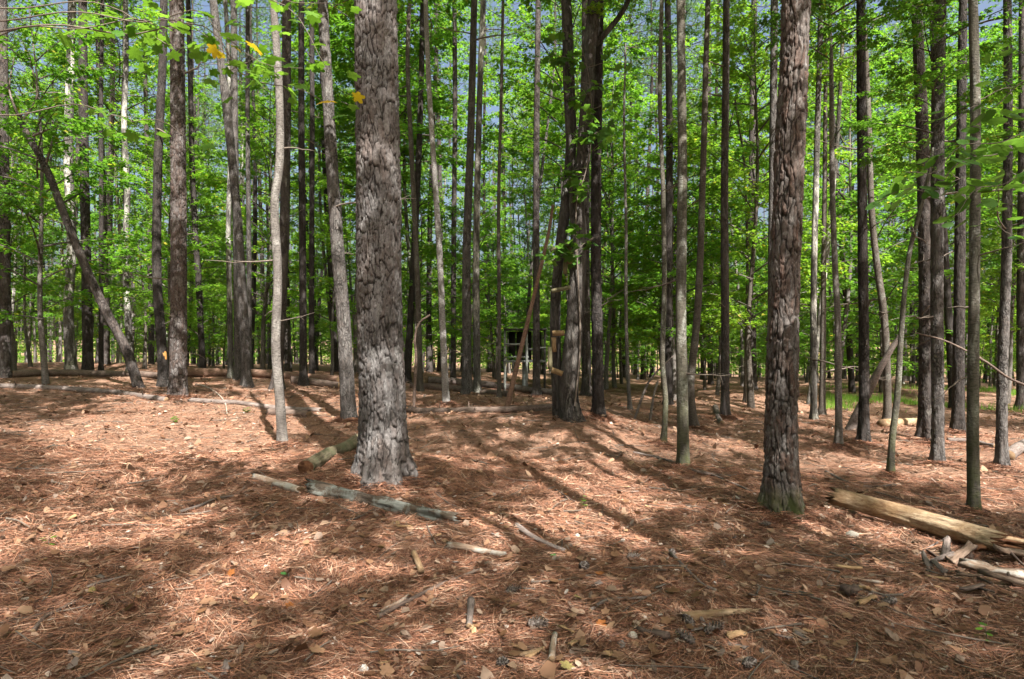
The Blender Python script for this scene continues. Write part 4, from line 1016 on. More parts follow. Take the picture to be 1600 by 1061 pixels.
while n < 70 and tries < 4000:                              # the wood goes on behind the camera
    tries += 1
    a = R.uniform(0, 6.28); rr = math.sqrt(R.uniform(9 ** 2, 30 ** 2)); x, y = rr * math.sin(a), rr * math.cos(a)
    if y > 0 and abs(x) < y * 0.95 + 3: continue
    if -5 < x < 7 and -21 < y < 0: continue                 # kept empty to let the sun onto the floor in view
    if not free(x, y, 1.6): continue
    if n % 5 < 2: far_pine(x, y, n % 6, R.uniform(0.9, 1.05), 'unseen tall pine added beside or behind the viewpoint to shade the floor', 'pines around the viewpoint')
    elif n % 5 < 4: far_sapling(x, y, n % 6, R.uniform(1.0, 1.4), 'unseen broadleaf tree added beside or behind the viewpoint to shade the floor', 'broadleaf trees around the viewpoint')
    else: far_tall(x, y, n % 3, R.uniform(0.85, 1.15), 'unseen tall broadleaf tree added beside or behind the viewpoint to shade the floor', 'tall broadleaf trees around the viewpoint')
    n += 1

# far-off wood: one mass of stems and leaves
g = Geo()
nd = 260
for q in range(nd):
    y = R.uniform(52, 95); x = (R.uniform(-250, 1850) - CX) / F_PX * y; z = float(terrain(x, y, False)); r = R.uniform(0.06, 0.17); lean = R.normal(0, 0.5, 2)
    V, Fq = tube_arrays(np.array([(x, y, z - 0.3), (x + lean[0] * 0.4, y, z + 8), (x + lean[0], y + lean[1], z + 20)]), [r, r * 0.8, r * 0.4], 5); g.add(V, Fq, 1)
N_ = 190000
cl = 1500
cy_ = R.uniform(50, 95, cl); cxp = (R.uniform(-260, 1860, cl) - CX) / F_PX * cy_
cz = terrain(cxp, cy_, False) + np.where(np.arange(cl) % 20 < 8, R.uniform(0.1, 2.4, cl), np.where(np.arange(cl) % 20 < 14, R.uniform(2, 10, cl), R.uniform(8, 27, cl))); cr_ = R.uniform(0.9, 2.4, cl)
w_ = R.integers(0, cl, N_)
off = unit(R.normal(0, 1, (N_, 3))) * (R.uniform(0, 1, (N_, 1)) ** 0.45) * cr_[w_][:, None] * np.array([1.2, 1.2, 0.75])
pos = np.stack([cxp[w_], cy_[w_], cz[w_]], 1) + off
V, Fl = leaf_verts(pos, R.normal(0, 1, (N_, 3)) * [1, 1, 0.4], R.normal(0, 0.6, (N_, 3)) + [0, 0, 1], R.uniform(0.12, 0.3, N_))
g.add(V, Fl, 0)
tag(put('distant_woods', g.mesh('distant_woods', [M['leaf_light'], M['pine']], False)), 'far off mass of green wood behind the last trunks', 'woods', None, 'stuff')

# ------------------------------------------------------------------ overhanging sprays with leaves one can tell apart
def lobed(n_lobe, depth, aspect, seed, curl=0.12):
    """a lobed leaf: stalk at the origin, blade along +X"""
    q = np.random.default_rng(seed); th = np.linspace(-2.75, 2.75, 33)
    lob = np.abs(np.cos((th) * n_lobe / 2 / 2.75 * math.pi)) if n_lobe > 1 else np.ones_like(th)
    r = (1 - depth) + depth * lob ** 0.8
    r = r * (0.62 + 0.38 * np.cos(th * 0.5)) * (1 + q.normal(0, 0.03, len(th)))
    X = 0.42 + 0.55 * r * np.cos(th); Y = 0.55 * aspect * r * np.sin(th)
    Zz = -curl * (Y * 1.6) ** 2 - curl * 0.5 * (X - 0.4) ** 2 + q.normal(0, 0.008, len(th))
    rim = np.stack([X, Y, Zz], 1); rim = np.vstack([rim, [[0.05, 0, 0]]])
    V = np.vstack([[[0.42, 0, 0.0]], rim]); m = len(rim); j = np.arange(m)
    F3 = np.stack([np.zeros(m, int), 1 + j, 1 + (j + 1) % m], 1)
    st = np.array([(-0.45, 0.008, 0.0), (-0.45, -0.008, 0.0), (0.42, -0.006, 0.002), (0.42, 0.006, 0.002)])
    return np.vstack([V, st]), [F3, np.array([[m + 1, m + 2, m + 3, m + 4]])]
NEAR_LEAVES = [lobed(5, 0.45, 1.15, 1), lobed(5, 0.40, 1.05, 2), lobed(5, 0.5, 1.2, 3)]
OVAL_LEAVES = [lobed(1, 0.0, 0.62, 4), lobed(1, 0.0, 0.55, 5)]
def mat_leaf_near(name, a, b):
    t = NT(name); oi = t.n('ObjectInfo'); v = t.coords((1, 1, 1))
    c = t.mix(oi.outputs['Random'], a, b)
    w = t.n('TexWave', {'wave_type': 'BANDS', 'bands_direction': 'DIAGONAL'}, Scale=5.0, Distortion=1.5); t.link(v, w.inputs['Vector'])
    c = t.mix(t.ramp(w.outputs['Fac'], [(0.0, 0.25), (0.3, 0.0)]), c, tuple(x * 0.5 for x in a))
    p = t.n('BsdfPrincipled'); t.set(p, 'Base Color', c); t.set(p, 'Roughness', 0.45); p.inputs['Specular IOR Level'].default_value = 0.35
    tr = t.n('BsdfTranslucent'); t.link(t.mix(0.4, c, (0.20, 0.34, 0.01), 'ADD'), tr.inputs[0])
    mx = t.n('MixShader'); mx.inputs[0].default_value = 0.5
    t.link(p.outputs[0], mx.inputs[1]); t.link(tr.outputs[0], mx.inputs[2]); t.link(mx.outputs[0], t.out.inputs[0])
    return t.m
M['near_leaf'] = mat_leaf_near('near_green_leaf', (0.05, 0.14, 0.015), (0.12, 0.24, 0.03))
M['near_dark'] = mat_leaf_near('near_deep_green_leaf', (0.035, 0.10, 0.02), (0.07, 0.17, 0.03))
M['near_yellow'] = mat_leaf_near('near_yellow_leaf', (0.55, 0.36, 0.02), (0.60, 0.30, 0.02))
LEAF_MESH = {}
def leaf_mesh(shape, k, mat):
    key = (shape, k, mat)
    if key not in LEAF_MESH:
        V, Fs = (NEAR_LEAVES if shape == 'lobed' else OVAL_LEAVES)[k]
        LEAF_MESH[key] = make_mesh('leaf', V, Fs, M[mat])
    return LEAF_MESH[key]

def overhang(base_xy, H, label, sprays, shape, mat, d_to, size):
    """a small tree standing outside the picture whose sprays hang into it; sprays: photo pixel paths, the tree end first"""
    bx, by = base_xy; bz = float(terrain(bx, by)); o = np.array([bx, by, bz])
    ro = empty('overhanging_sapling', o, label, 'tree')
    n = 24; zz = np.linspace(-0.15, H, n)
    Pt = np.stack([0.06 * np.sin(zz), 0.05 * np.cos(zz * 1.3) - 0.05, zz], 1)
    put('trunk', trunk_mesh('sapling_trunk', Pt, np.linspace(0.05, 0.012, n), M['brown_smooth'], 12, 0.3, 0.15, 0.05, seed=3), ro)
    for si, (px, dsp, nl) in enumerate(sprays):
        pts = [at(x, y, dsp) for x, y in px]
        z0 = min(H - 0.3, max(1.0, pts[0][2] - o[2] - 0.25))
        start = o + np.array([np.interp(z0, zz, Pt[:, 0]), np.interp(z0, zz, Pt[:, 1]), z0])
        P = smooth_path(np.array([start] + pts), 34) - o
        wob = np.linspace(0, 1, 34)[:, None]
        P = P + wob * 0.05 * np.stack([np.zeros(34), np.sin(np.arange(34) * 0.55 + si), np.sin(np.arange(34) * 0.8 + 2 * si) + 0.6 * np.sin(np.arange(34) * 0.33 + si)], 1)
        V, Fq = tube_arrays(P, np.linspace(0.008, 0.002, 34), 6)
        br = put('branch', make_mesh('branch', V, [Fq], M['twig']), ro)
        for q in range(int(nl * 1.5)):
            u = R.uniform(0.6, 1.0) if q else 1.0
            c = np.array([np.interp(u, np.linspace(0, 1, 34), P[:, k]) for k in range(3)])
            a = R.uniform(0, 6.28); L = size * R.uniform(0.7, 1.2)
            e = c + np.array([math.cos(a), math.sin(a), R.uniform(-0.6, 0.35)]) * R.uniform(0.03, 0.22)
            mt = 'near_yellow' if (mat == 'near_leaf' and R.uniform() < 0.03) else mat
            put('leaf', leaf_mesh(shape, int(R.integers(0, len(NEAR_LEAVES if shape == 'lobed' else OVAL_LEAVES))), mt), br, e,
                (R.normal(0, 0.4), R.uniform(-0.1, 0.75), a + R.normal(0, 0.5)), L)
    return ro
overhang((-4.6, 3.9), 4.6, 'sapling at the left hanging lobed leaves over the stout knobbly pine',
         [([(180, 40), (240, 55), (300, 70), (345, 85)], 4.0, 16), ([(150, 170), (215, 190), (262, 196), (285, 205)], 4.0, 9), ([(120, 10), (220, 20), (330, 60), (380, 90)], 4.1, 14),
          ([(250, 20), (340, 50), (420, 95), (470, 120)], 4.0, 17), ([(260, 40), (380, 110), (460, 150), (520, 180)], 4.0, 18), ([(300, -30), (420, 10), (470, 40), (515, 100)], 4.0, 14), ([(300, -40), (430, -10), (500, 0), (540, 15)], 4.0, 8)], 'lobed', 'near_leaf', 4.0, 0.10)
overhang((4.6, 4.3), 4.2, 'sapling at the right edge with level sprays of dark oval leaves',
         [([(1640, 215), (1560, 220), (1480, 250), (1410, 275)], 4.3, 24), ([(1640, 225), (1540, 245), (1460, 285), (1375, 310)], 4.5, 22), ([(1640, 120), (1580, 150), (1530, 165), (1470, 200)], 4.6, 18), ([(1660, 330), (1600, 355), (1560, 360)], 4.3, 10),
          ([(1640, 60), (1590, 80), (1550, 95)], 4.4, 12), ([(1650, 250), (1590, 270), (1530, 310), (1480, 330)], 4.2, 18)], 'oval', 'near_dark', 4.4, 0.12)

# leaves of a climber on the old twin trunked tree
cl_o = tb + [0.1, -0.15, 0]
vine = empty('climbing_vine', cl_o, 'leafy green climber on the upper part of the old twin trunked tree', 'vine')
vp = [(900, 330), (915, 270), (925, 200), (920, 120), (905, 60)]
pts = np.array([at(x, y, td - 0.2) for x, y in vp]) - cl_o
P = smooth_path(np.vstack([[0.02, 0.0, 0.2], [0.1, 0, 1.2], pts]), 40)
V, Fq = tube_arrays(P, np.linspace(0.016, 0.004, 40), 6)
put('stem', make_mesh('vine_stem', V, [Fq], M['twig']), vine)
for q in range(26):
    u = R.uniform(0.3, 1.0); c = np.array([np.interp(u, np.linspace(0, 1, 40), P[:, k]) for k in range(3)])
    a = R.uniform(0, 6.28); L = R.uniform(0.25, 0.75)
    e = c + np.array([math.cos(a) * 1.1, min(0.1, math.sin(a)) * 0.7, R.uniform(-0.5, 0.4)]) * L
    Ps = smooth_path(np.array([c, (c + e) / 2 + [0, 0, 0.08 * L], e]), 8)
    V, Fq = tube_arrays(Ps, np.linspace(0.006, 0.002, 8), 5)
    sh = put('shoot', make_mesh('vine_shoot', V, [Fq], M['twig']), vine)
    for k in range(9):
        b = Ps[int(R.integers(2, 8))] + R.normal(0, 0.06, 3)
        put('leaf', leaf_mesh('lobed', int(R.integers(0, 3)), 'near_leaf' if k % 3 == 0 else 'near_dark'), sh, b, (R.normal(0, 0.5), R.uniform(0, 0.9), R.uniform(0, 6.28)), R.uniform(0.10, 0.17))

# ------------------------------------------------------------------ what lies on the forest floor
def needles(n, y0, y1, L, wd, seg, clump, hmax, seed):
    q = np.random.default_rng(seed)
    y = np.sqrt(q.uniform(y0 ** 2, y1 ** 2, n * 3)); x = (q.uniform(-60, 1660, n * 3) - CX) / F_PX * y
    dens = 0.5 + 0.5 * fbm(x * 1.1, y * 1.1, 0, 71, 3)
    keep = q.uniform(0, 1, n * 3) < np.clip(clump + (1 - clump) * dens * 1.3, 0.05, 1)
    x, y = x[keep][:n], y[keep][:n]; n = len(x)
    base = 2.6 * vnoise(x * 0.6, y * 0.6, 0, 33) + q.normal(0, 0.9, n)
    ln = L * q.uniform(0.5, 1.25, n)
    d = np.stack([np.cos(base), np.sin(base)], 1); sd = np.stack([-d[:, 1], d[:, 0]], 1)
    roll = q.normal(0, 0.5, n); bend = q.normal(0, 0.18, n); lift = q.uniform(0, 1, n) ** 2 * hmax; tilt = q.normal(0, 0.12, n)
    rows = []
    for t in np.linspace(-0.5, 0.5, seg + 1):
        cxy = np.stack([x, y], 1) + d * (t * ln)[:, None] + sd * (bend * ln * (t * t * 2))[:, None]
        z = terrain(cxy[:, 0], cxy[:, 1]) + 0.004 + lift + np.maximum(tilt * ln * t, -0.01 - lift * 0.6)
        z = z + 0.011 * fbm(cxy[:, 0] * 13, cxy[:, 1] * 13, 0, 41, 3)
        w = wd * (1.0 if abs(t) < 0.4 else 0.45) * q.uniform(0.8, 1.2, n)
        for sg in (-1, 1):
            rows.append(np.stack([cxy[:, 0] + sg * sd[:, 0] * w, cxy[:, 1] + sg * sd[:, 1] * w, z + sg * w * roll], 1))
    V = np.stack(rows, 1); m = 2 * (seg + 1)
    f = np.array([(2 * i, 2 * i + 1, 2 * i + 3, 2 * i + 2) for i in range(seg)])
    return V.reshape(-1, 3), (np.arange(n)[:, None, None] * m + f[None]).reshape(-1, 4)
g = Geo()
for a in ((90000, 2.0, 4.2, 0.17, 0.0013, 2, 0.7, 0.022, 1), (90000, 4.2, 7.5, 0.18, 0.0018, 2, 0.65, 0.026, 2), (70000, 7.5, 14, 0.2, 0.003, 1, 0.6, 0.03, 3), (30000, 14, 26, 0.24, 0.006, 1, 0.6, 0.03, 4)):
    g.add(*needles(*a))
for (bx, by, br, dd) in BASES:
    if dd > 13: continue
    V, Fq = needles(int(500 + 9000 * br), 2, 3, 0.16, 0.0016 + 0.0001 * dd, 2, 1.0, 0.01, int(abs(bx) * 97))
    q = np.random.default_rng(int(by * 31)); W_ = V.reshape(-1, 6, 3); c = W_.mean(1)
    a = q.uniform(0, 6.28, len(c)); rr_ = br * 0.8 + q.exponential(0.10 + 0.2 * br, len(c))
    nx_, ny_ = bx + np.cos(a) * rr_, by + np.sin(a) * rr_
    hz = terrain(nx_, ny_) + 0.075 * np.exp(-np.maximum(rr_ - br, 0) / (0.06 + 0.3 * br)) * q.uniform(0.2, 1, len(c)) + 0.01
    dz = W_[:, :, 2] - c[:, None, 2]
    W2 = np.stack([W_[:, :, 0] - c[:, None, 0] + nx_[:, None], W_[:, :, 1] - c[:, None, 1] + ny_[:, None], np.clip(dz, -0.02, 0.02) + hz[:, None]], -1)
    g.add(W2.reshape(-1, 3), Fq)
tag(put('pine_straw', g.mesh('pine_straw', [M['straw']], False)), 'rust brown carpet of fallen pine needles on the forest floor', 'pine needles', None, 'stuff')

def flakes(n, y0, y1, s0, s1, seed, curl, tilt):
    q = np.random.default_rng(seed)
    y = np.sqrt(q.uniform(y0 ** 2, y1 ** 2, n)); x = (q.uniform(-60, 1660, n) - CX) / F_PX * y
    s = q.uniform(s0, s1, n); a = q.uniform(0, 6.28, n); k = 6
    th = np.arange(k) * 2 * math.pi / k
    rr = q.uniform(0.55, 1.1, (n, k)); el = q.uniform(0.25, 0.8, (n, 1))
    lx = rr * np.cos(th) * s[:, None]; ly = rr * np.sin(th) * s[:, None] * el
    lz = curl * (ly / np.maximum(s[:, None], 1e-6)) ** 2 * s[:, None] + tilt * q.normal(0, 1, (n, 1)) * lx + tilt * q.normal(0, 1, (n, 1)) * ly
    X = x[:, None] + lx * np.cos(a)[:, None] - ly * np.sin(a)[:, None]; Y = y[:, None] + lx * np.sin(a)[:, None] + ly * np.cos(a)[:, None]
    Z = (terrain(x, y) + 0.011 * fbm(x * 13, y * 13, 0, 41, 3) + 0.02 + 0.3 * s * tilt)[:, None] + lz
    V = np.stack([X, Y, Z], -1).reshape(-1, 3)
    f = np.array([(0, 1, 2, 3), (0, 3, 4, 5)])
    return V, (np.arange(n)[:, None, None] * k + f[None]).reshape(-1, 4)
g = Geo()
g.add(*flakes(10000, 2.0, 6, 0.006, 0.026, 5, 0.3, 0.25)); g.add(*flakes(12000, 6, 15, 0.012, 0.035, 6, 0.3, 0.25))
tag(put('bark_litter', g.mesh('bark_litter', [M['flakes']], False)), 'scattered bark flakes and wood crumbs among the needles', 'bark litter', None, 'stuff')
g = Geo()
g.add(*flakes(2200, 2.0, 6, 0.015, 0.045, 7, 0.8, 0.4)); g.add(*flakes(3500, 6, 18, 0.025, 0.06, 8, 0.8, 0.4))
tag(put('leaf_litter', g.mesh('leaf_litter', [M['dry_leaf']], False)), 'small curled dead leaves strewn over the forest floor', 'leaf litter', None, 'stuff')
g = Geo()
q = np.random.default_rng(31)
for k in range(800):
    y = math.sqrt(q.uniform(4, 14 ** 2)); x = (q.uniform(-60, 1660) - CX) / F_PX * y; a = q.uniform(0, 6.28); L = q.uniform(0.08, 0.5)
    t = np.linspace(-0.5, 0.5, 5); b = q.normal(0, 0.12)
    X = x + L * t * math.cos(a) - L * b * t * t * math.sin(a); Y = y + L * t * math.sin(a) + L * b * t * t * math.cos(a)
    V, Fq = tube_arrays(np.stack([X, Y, terrain(X, Y) + 0.022 + q.uniform(0, 0.012)], 1), np.linspace(1, 0.5, 5) * q.uniform(0.0025, 0.008), 4); g.add(V, Fq)
tag(put('twig_litter', g.mesh('twig_litter', [M['twig']], True)), 'fine broken twigs scattered over the needles', 'twigs', None, 'stuff')

# pine cones
def cone_mesh(seed):
    q = np.random.default_rng(seed); g = Geo()
    V, Fq = tube_arrays(np.array([(-0.032, 0, 0), (-0.02, 0, 0), (0.0, 0, 0), (0.022, 0, 0), (0.04, 0, 0)]), [0.006, 0.013, 0.013, 0.009, 0.002], 8); g.add(V, Fq)
    for k in range(64):
        f = k / 64; x = -0.034 + 0.076 * f; r = 0.023 * math.sin(math.pi * (0.16 + 0.8 * f)) ** 0.8; a = k * 2.39996
        c = np.array([x + 0.006, math.cos(a) * r, math.sin(a) * r]); ax = np.array([0.35, math.cos(a), math.sin(a)]); ax /= np.linalg.norm(ax)
        sd = np.array([0, -math.sin(a), math.cos(a)]); up = np.cross(ax, sd); w = 0.0055 * (1 - 0.45 * f); b = c - ax * r * 0.7
        V = np.array([b - sd * w * 0.5, b + sd * w * 0.5, c + sd * w, c + ax * 0.002, c - sd * w, c + up * 0.003])
        g.add(V, np.array([(0, 1, 2), (0, 2, 5), (0, 5, 4), (2, 3, 5), (5, 3, 4), (1, 3, 2), (0, 4, 3), (0, 3, 1)]))
    return g.mesh('pine_cone', [M['cone']], False)
M['cone'] = mat_island('pine_cone_scales', [(0.0, (0.05, 0.038, 0.032)), (0.5, (0.12, 0.095, 0.083)), (1.0, (0.26, 0.23, 0.215))])
CONES = [cone_mesh(1), cone_mesh(2)]
for k, (px, py, a, s, lb) in enumerate([
        (1077, 980, 1.9, 1.15, 'upright grey pine cone nearest the rotted root like wood'), (1113, 995, 0.2, 1.35, 'largest grey pine cone of the three beside the rotted wood'),
        (1074, 1013, 2.5, 1.3, 'grey pine cone lying lowest of the three beside the rotted wood'), (988, 875, 0.2, 1.2, 'brown pine cone alone in the middle of the shade'),
        (1197, 823, 2.8, 1.2, 'pale pine cone near the foot of the reddish plated pine'), (786, 1045, 2.0, 1.2, 'small pine cone at the bottom edge of the picture'),
        (800, 931, 0.4, 1.2, 'pine cone beside the short stick with a frayed end'), (1170, 1050, 0.6, 1.1, 'pine cone half cut by the bottom edge, right of the rotted wood'),
        (1387, 946, 2.9, 1.5, 'brown pine cone below the debris heap at the right'), (838, 985, 0.3, 1.4, 'dark crumbled pine cone above the bleached strip'), (912, 892, 1.0, 1.3, 'flattened dark pine cone in the shade left of the forked branch'),
        (1050, 872, 1.2, 1.1, 'pine cone at the upper end of the forked grey branch')]):
    p = ground(px, py)
    tag(put('pine_cone', CONES[k % 2], None, p + [0, 0, 0.024 * s], (R.uniform(0, 6), R.normal(0, 0.2), a), s), lb, 'pine cone', 'pine cones on the forest floor')

# stones
M['stone'] = mat_plain('grey_stone', (0.30, 0.27, 0.23), (0.42, 0.39, 0.34), 20.0)
M['white_stone'] = mat_plain('white_quartz', (0.50, 0.48, 0.46), (0.66, 0.65, 0.64), 20.0)
def stone_mesh(seed, mat):
    q = np.random.default_rng(seed)
    P, Fq = tube_arrays(np.array([(0, 0, z) for z in np.linspace(-0.5, 0.5, 9)]), np.sqrt(np.maximum(0.02, 0.25 - np.linspace(-0.5, 0.5, 9) ** 2)), 14)
    P = P * (1 + 0.22 * vnoise(P[:, 0] * 2.3, P[:, 1] * 2.3, P[:, 2] * 2.3, seed) + 0.07 * vnoise(P[:, 0] * 7, P[:, 1] * 7, P[:, 2] * 7, seed))[:, None]
    g = Geo(); g.add(P, Fq); m = 8 * 14
    g.add(np.vstack([P[m:m + 14], P[m:m + 14].mean(0) + [0, 0, 0.02]]), np.array([(j, (j + 1) % 14, 14) for j in range(14)]))
    return g.mesh('stone', [M[mat]])
for k, (px, py, s, fl, mt, lb) in enumerate([
        (989, 1003, 0.062, 0.6, 'stone', 'round flat topped pale stone near the three pine cones'), (1331, 838, 0.10, 0.55, 'stone', 'grey rounded stone in front of the pale debarked log'),
        (1150, 784, 0.075, 0.7, 'stone', 'tan stone left of the reddish plated pine'), (1139, 823, 0.035, 0.9, 'white_stone', 'small white stone in the shade left of the reddish pine'),
        (1213, 851, 0.04, 0.7, 'stone', 'small grey stone below the foot of the reddish plated pine'), (902, 838, 0.045, 0.8, 'stone', 'grey stone by the buried grey branch'),
        (1049, 773, 0.035, 0.6, 'white_stone', 'tiny white stone before the straight mossy tree'), (568, 1050, 0.05, 0.6, 'white_stone', 'white pebble at the bottom edge left of the middle'),
        (1306, 853, 0.035, 0.8, 'stone', 'pale pebble just left of the grey rounded stone'), (924, 877, 0.02, 1.0, 'white_stone', 'tiny white pebble beside the green leaf'),
        (1117, 917, 0.028, 0.9, 'white_stone', 'white pebble at the end of the forked grey branch'), (818, 664, 0.06, 0.6, 'stone', 'grey stone far up the mound below the middle log')]):
    p = ground(px, py)
    tag(put('stone', stone_mesh(k + 3, mt), None, p + [0, 0, s * fl * 0.25], (R.normal(0, 0.2), R.normal(0, 0.2), R.uniform(0, 6)), (s, s * R.uniform(0.65, 0.9), s * fl)), lb, 'stone', 'stones on the forest floor')

# larger fallen leaves and wood chips
M['fall_leaf'] = mat_leaf_near('fallen_brown_leaf', (0.12, 0.058, 0.03), (0.26, 0.15, 0.09))
for nd_ in M['fall_leaf'].node_tree.nodes:
    if nd_.type == 'MIX_SHADER': nd_.inputs[0].default_value = 0.12
M['orange_leaf'] = mat_plain('fallen_orange_leaf', (0.28, 0.10, 0.025), (0.22, 0.08, 0.025), 30.0)
M['yellow_leaf'] = mat_plain('fallen_yellow_leaf', (0.26, 0.21, 0.07), (0.22, 0.18, 0.075), 30.0)
M['green_leaf'] = mat_plain('fallen_green_leaf', (0.10, 0.26, 0.06), (0.07, 0.20, 0.06), 30.0)
def floor_leaf(px, py, s, mt, lb, grp, shape='lobed', tilt=0.3):
    p = ground(px, py)
    V, Fs = (NEAR_LEAVES if shape == 'lobed' else OVAL_LEAVES)[int(R.integers(0, 2))]
    key = ('floor', shape, mt)
    if key not in LEAF_MESH:
        W_ = V.copy(); W_[:, 2] += 0.35 * W_[:, 1] ** 2 + 0.15 * np.abs(W_[:, 0] - 0.4) ** 2 * 2
        LEAF_MESH[key] = make_mesh('fallen_leaf', W_, Fs, M[mt])
    tag(put('fallen_leaf', LEAF_MESH[key], None, p + [0, 0, 0.035], (R.normal(0, tilt), R.normal(0, tilt), R.uniform(0, 6.28)), s), lb, 'leaf', grp)
for px, py, s, mt, lb in [(460, 955, 0.075, 'orange_leaf', 'bright orange leaf in the shade left of the long brown stick'), (886, 780, 0.06, 'orange_leaf', 'orange red leaf on the mound left of the mossy tree'),
                          (908, 945, 0.07, 'yellow_leaf', 'yellow curled leaf left of the curved thin stick'), (895, 1056, 0.09, 'yellow_leaf', 'yellow green leaf cut by the bottom edge'),
                          (862, 873, 0.055, 'green_leaf', 'small green leaf in the middle of the shade'), (441, 910, 0.05, 'green_leaf', 'small green leaf on the sunlit needles at the left'),
                          (1052, 940, 0.10, 'fall_leaf', 'tan dead leaf left of the rotted wood by the cones'), (1078, 945, 0.09, 'fall_leaf', 'folded tan dead leaf touching the rotted wood by the cones'),
                          (945, 905, 0.08, 'orange_leaf', 'rust red leaf between the brown cone and the curved stick'), (930, 985, 0.08, 'orange_leaf', 'dark red leaf above the bottom edge in the middle'),
                          (1196, 845, 0.05, 'orange_leaf', 'red brown leaf near the pale pine cone'), (32, 918, 0.05, 'green_leaf', 'small green leaf at the left edge'), (150, 935, 0.05, 'yellow_leaf', 'yellowish leaf near the pale straight stick'),
                          (354, 908, 0.07, 'orange_leaf', 'orange brown leaf on the sunlit needles'), (435, 698, 0.09, 'orange_leaf', 'orange leaf at the foot of the crooked grey tree')]:
    floor_leaf(px, py, s * 0.8, mt, lb, None)
for k in range(150):
    px = R.uniform(0, 1600); py = R.uniform(720, 1060)
    floor_leaf(px, py, R.uniform(0.035, 0.075), 'fall_leaf', 'dry brown leaf lying loose on the pine needles', 'dry brown leaves on the needles', 'lobed' if R.uniform() < 0.6 else 'oval')

M['chip'] = mat_wood('yellow_wood_chip', (0.36, 0.24, 0.13), (0.28, 0.17, 0.09), (0.18, 0.10, 0.05))
def chip(name, px, py, L, wd, th, mt, lb, grp=None, rot=None, cat='wood chip', lift=0.01):
    q = np.random.default_rng(int(px * 7 + py)); nx_, ny_ = 7, 4
    X, Y = np.meshgrid(np.linspace(-0.5, 0.5, nx_), np.linspace(-0.5, 0.5, ny_), indexing='ij')
    wprof = np.interp(X, np.linspace(-0.5, 0.5, 5), q.uniform(0.45, 1.0, 5))
    Xr = X * L + (np.abs(X) > 0.45) * q.normal(0, L * 0.07, X.shape); Yr = Y * wd * wprof + q.normal(0, wd * 0.03, X.shape)
    Zt = th * (0.5 - 0.8 * Y ** 2) + q.normal(0, th * 0.12, X.shape) + 0.06 * L * X ** 2
    top = np.stack([Xr, Yr, Zt], -1).reshape(-1, 3); bot = np.stack([Xr, Yr, Zt - th * 0.8], -1).reshape(-1, 3)
    i = (np.arange(nx_ - 1)[:, None] * ny_ + np.arange(ny_ - 1)[None]).ravel()
    f = np.stack([i, i + ny_, i + ny_ + 1, i + 1], 1); m = nx_ * ny_
    rim = [k * ny_ for k in range(nx_)] + [(nx_ - 1) * ny_ + k for k in range(1, ny_)] + [k * ny_ + ny_ - 1 for k in range(nx_ - 2, -1, -1)] + [k for k in range(ny_ - 2, 0, -1)]
    rim = np.array(rim); rn = np.roll(rim, -1)
    side = np.stack([rim, rim + m, rn + m, rn], 1)
    me = make_mesh(name, np.vstack([top, bot]), [np.vstack([f, f[:, ::-1] + m, side])], M[mt], None, False)
    p = ground(px, py)
    return tag(put(name, me, None, p + [0, 0, lift + th * 0.4], rot or (R.normal(0, 0.2), R.normal(0, 0.15), R.uniform(0, 3.14))), lb, cat, grp)
M['bark_slab'] = mat_wood('loose_bark_slab', (0.15, 0.10, 0.072), (0.21, 0.155, 0.12), (0.06, 0.038, 0.028))
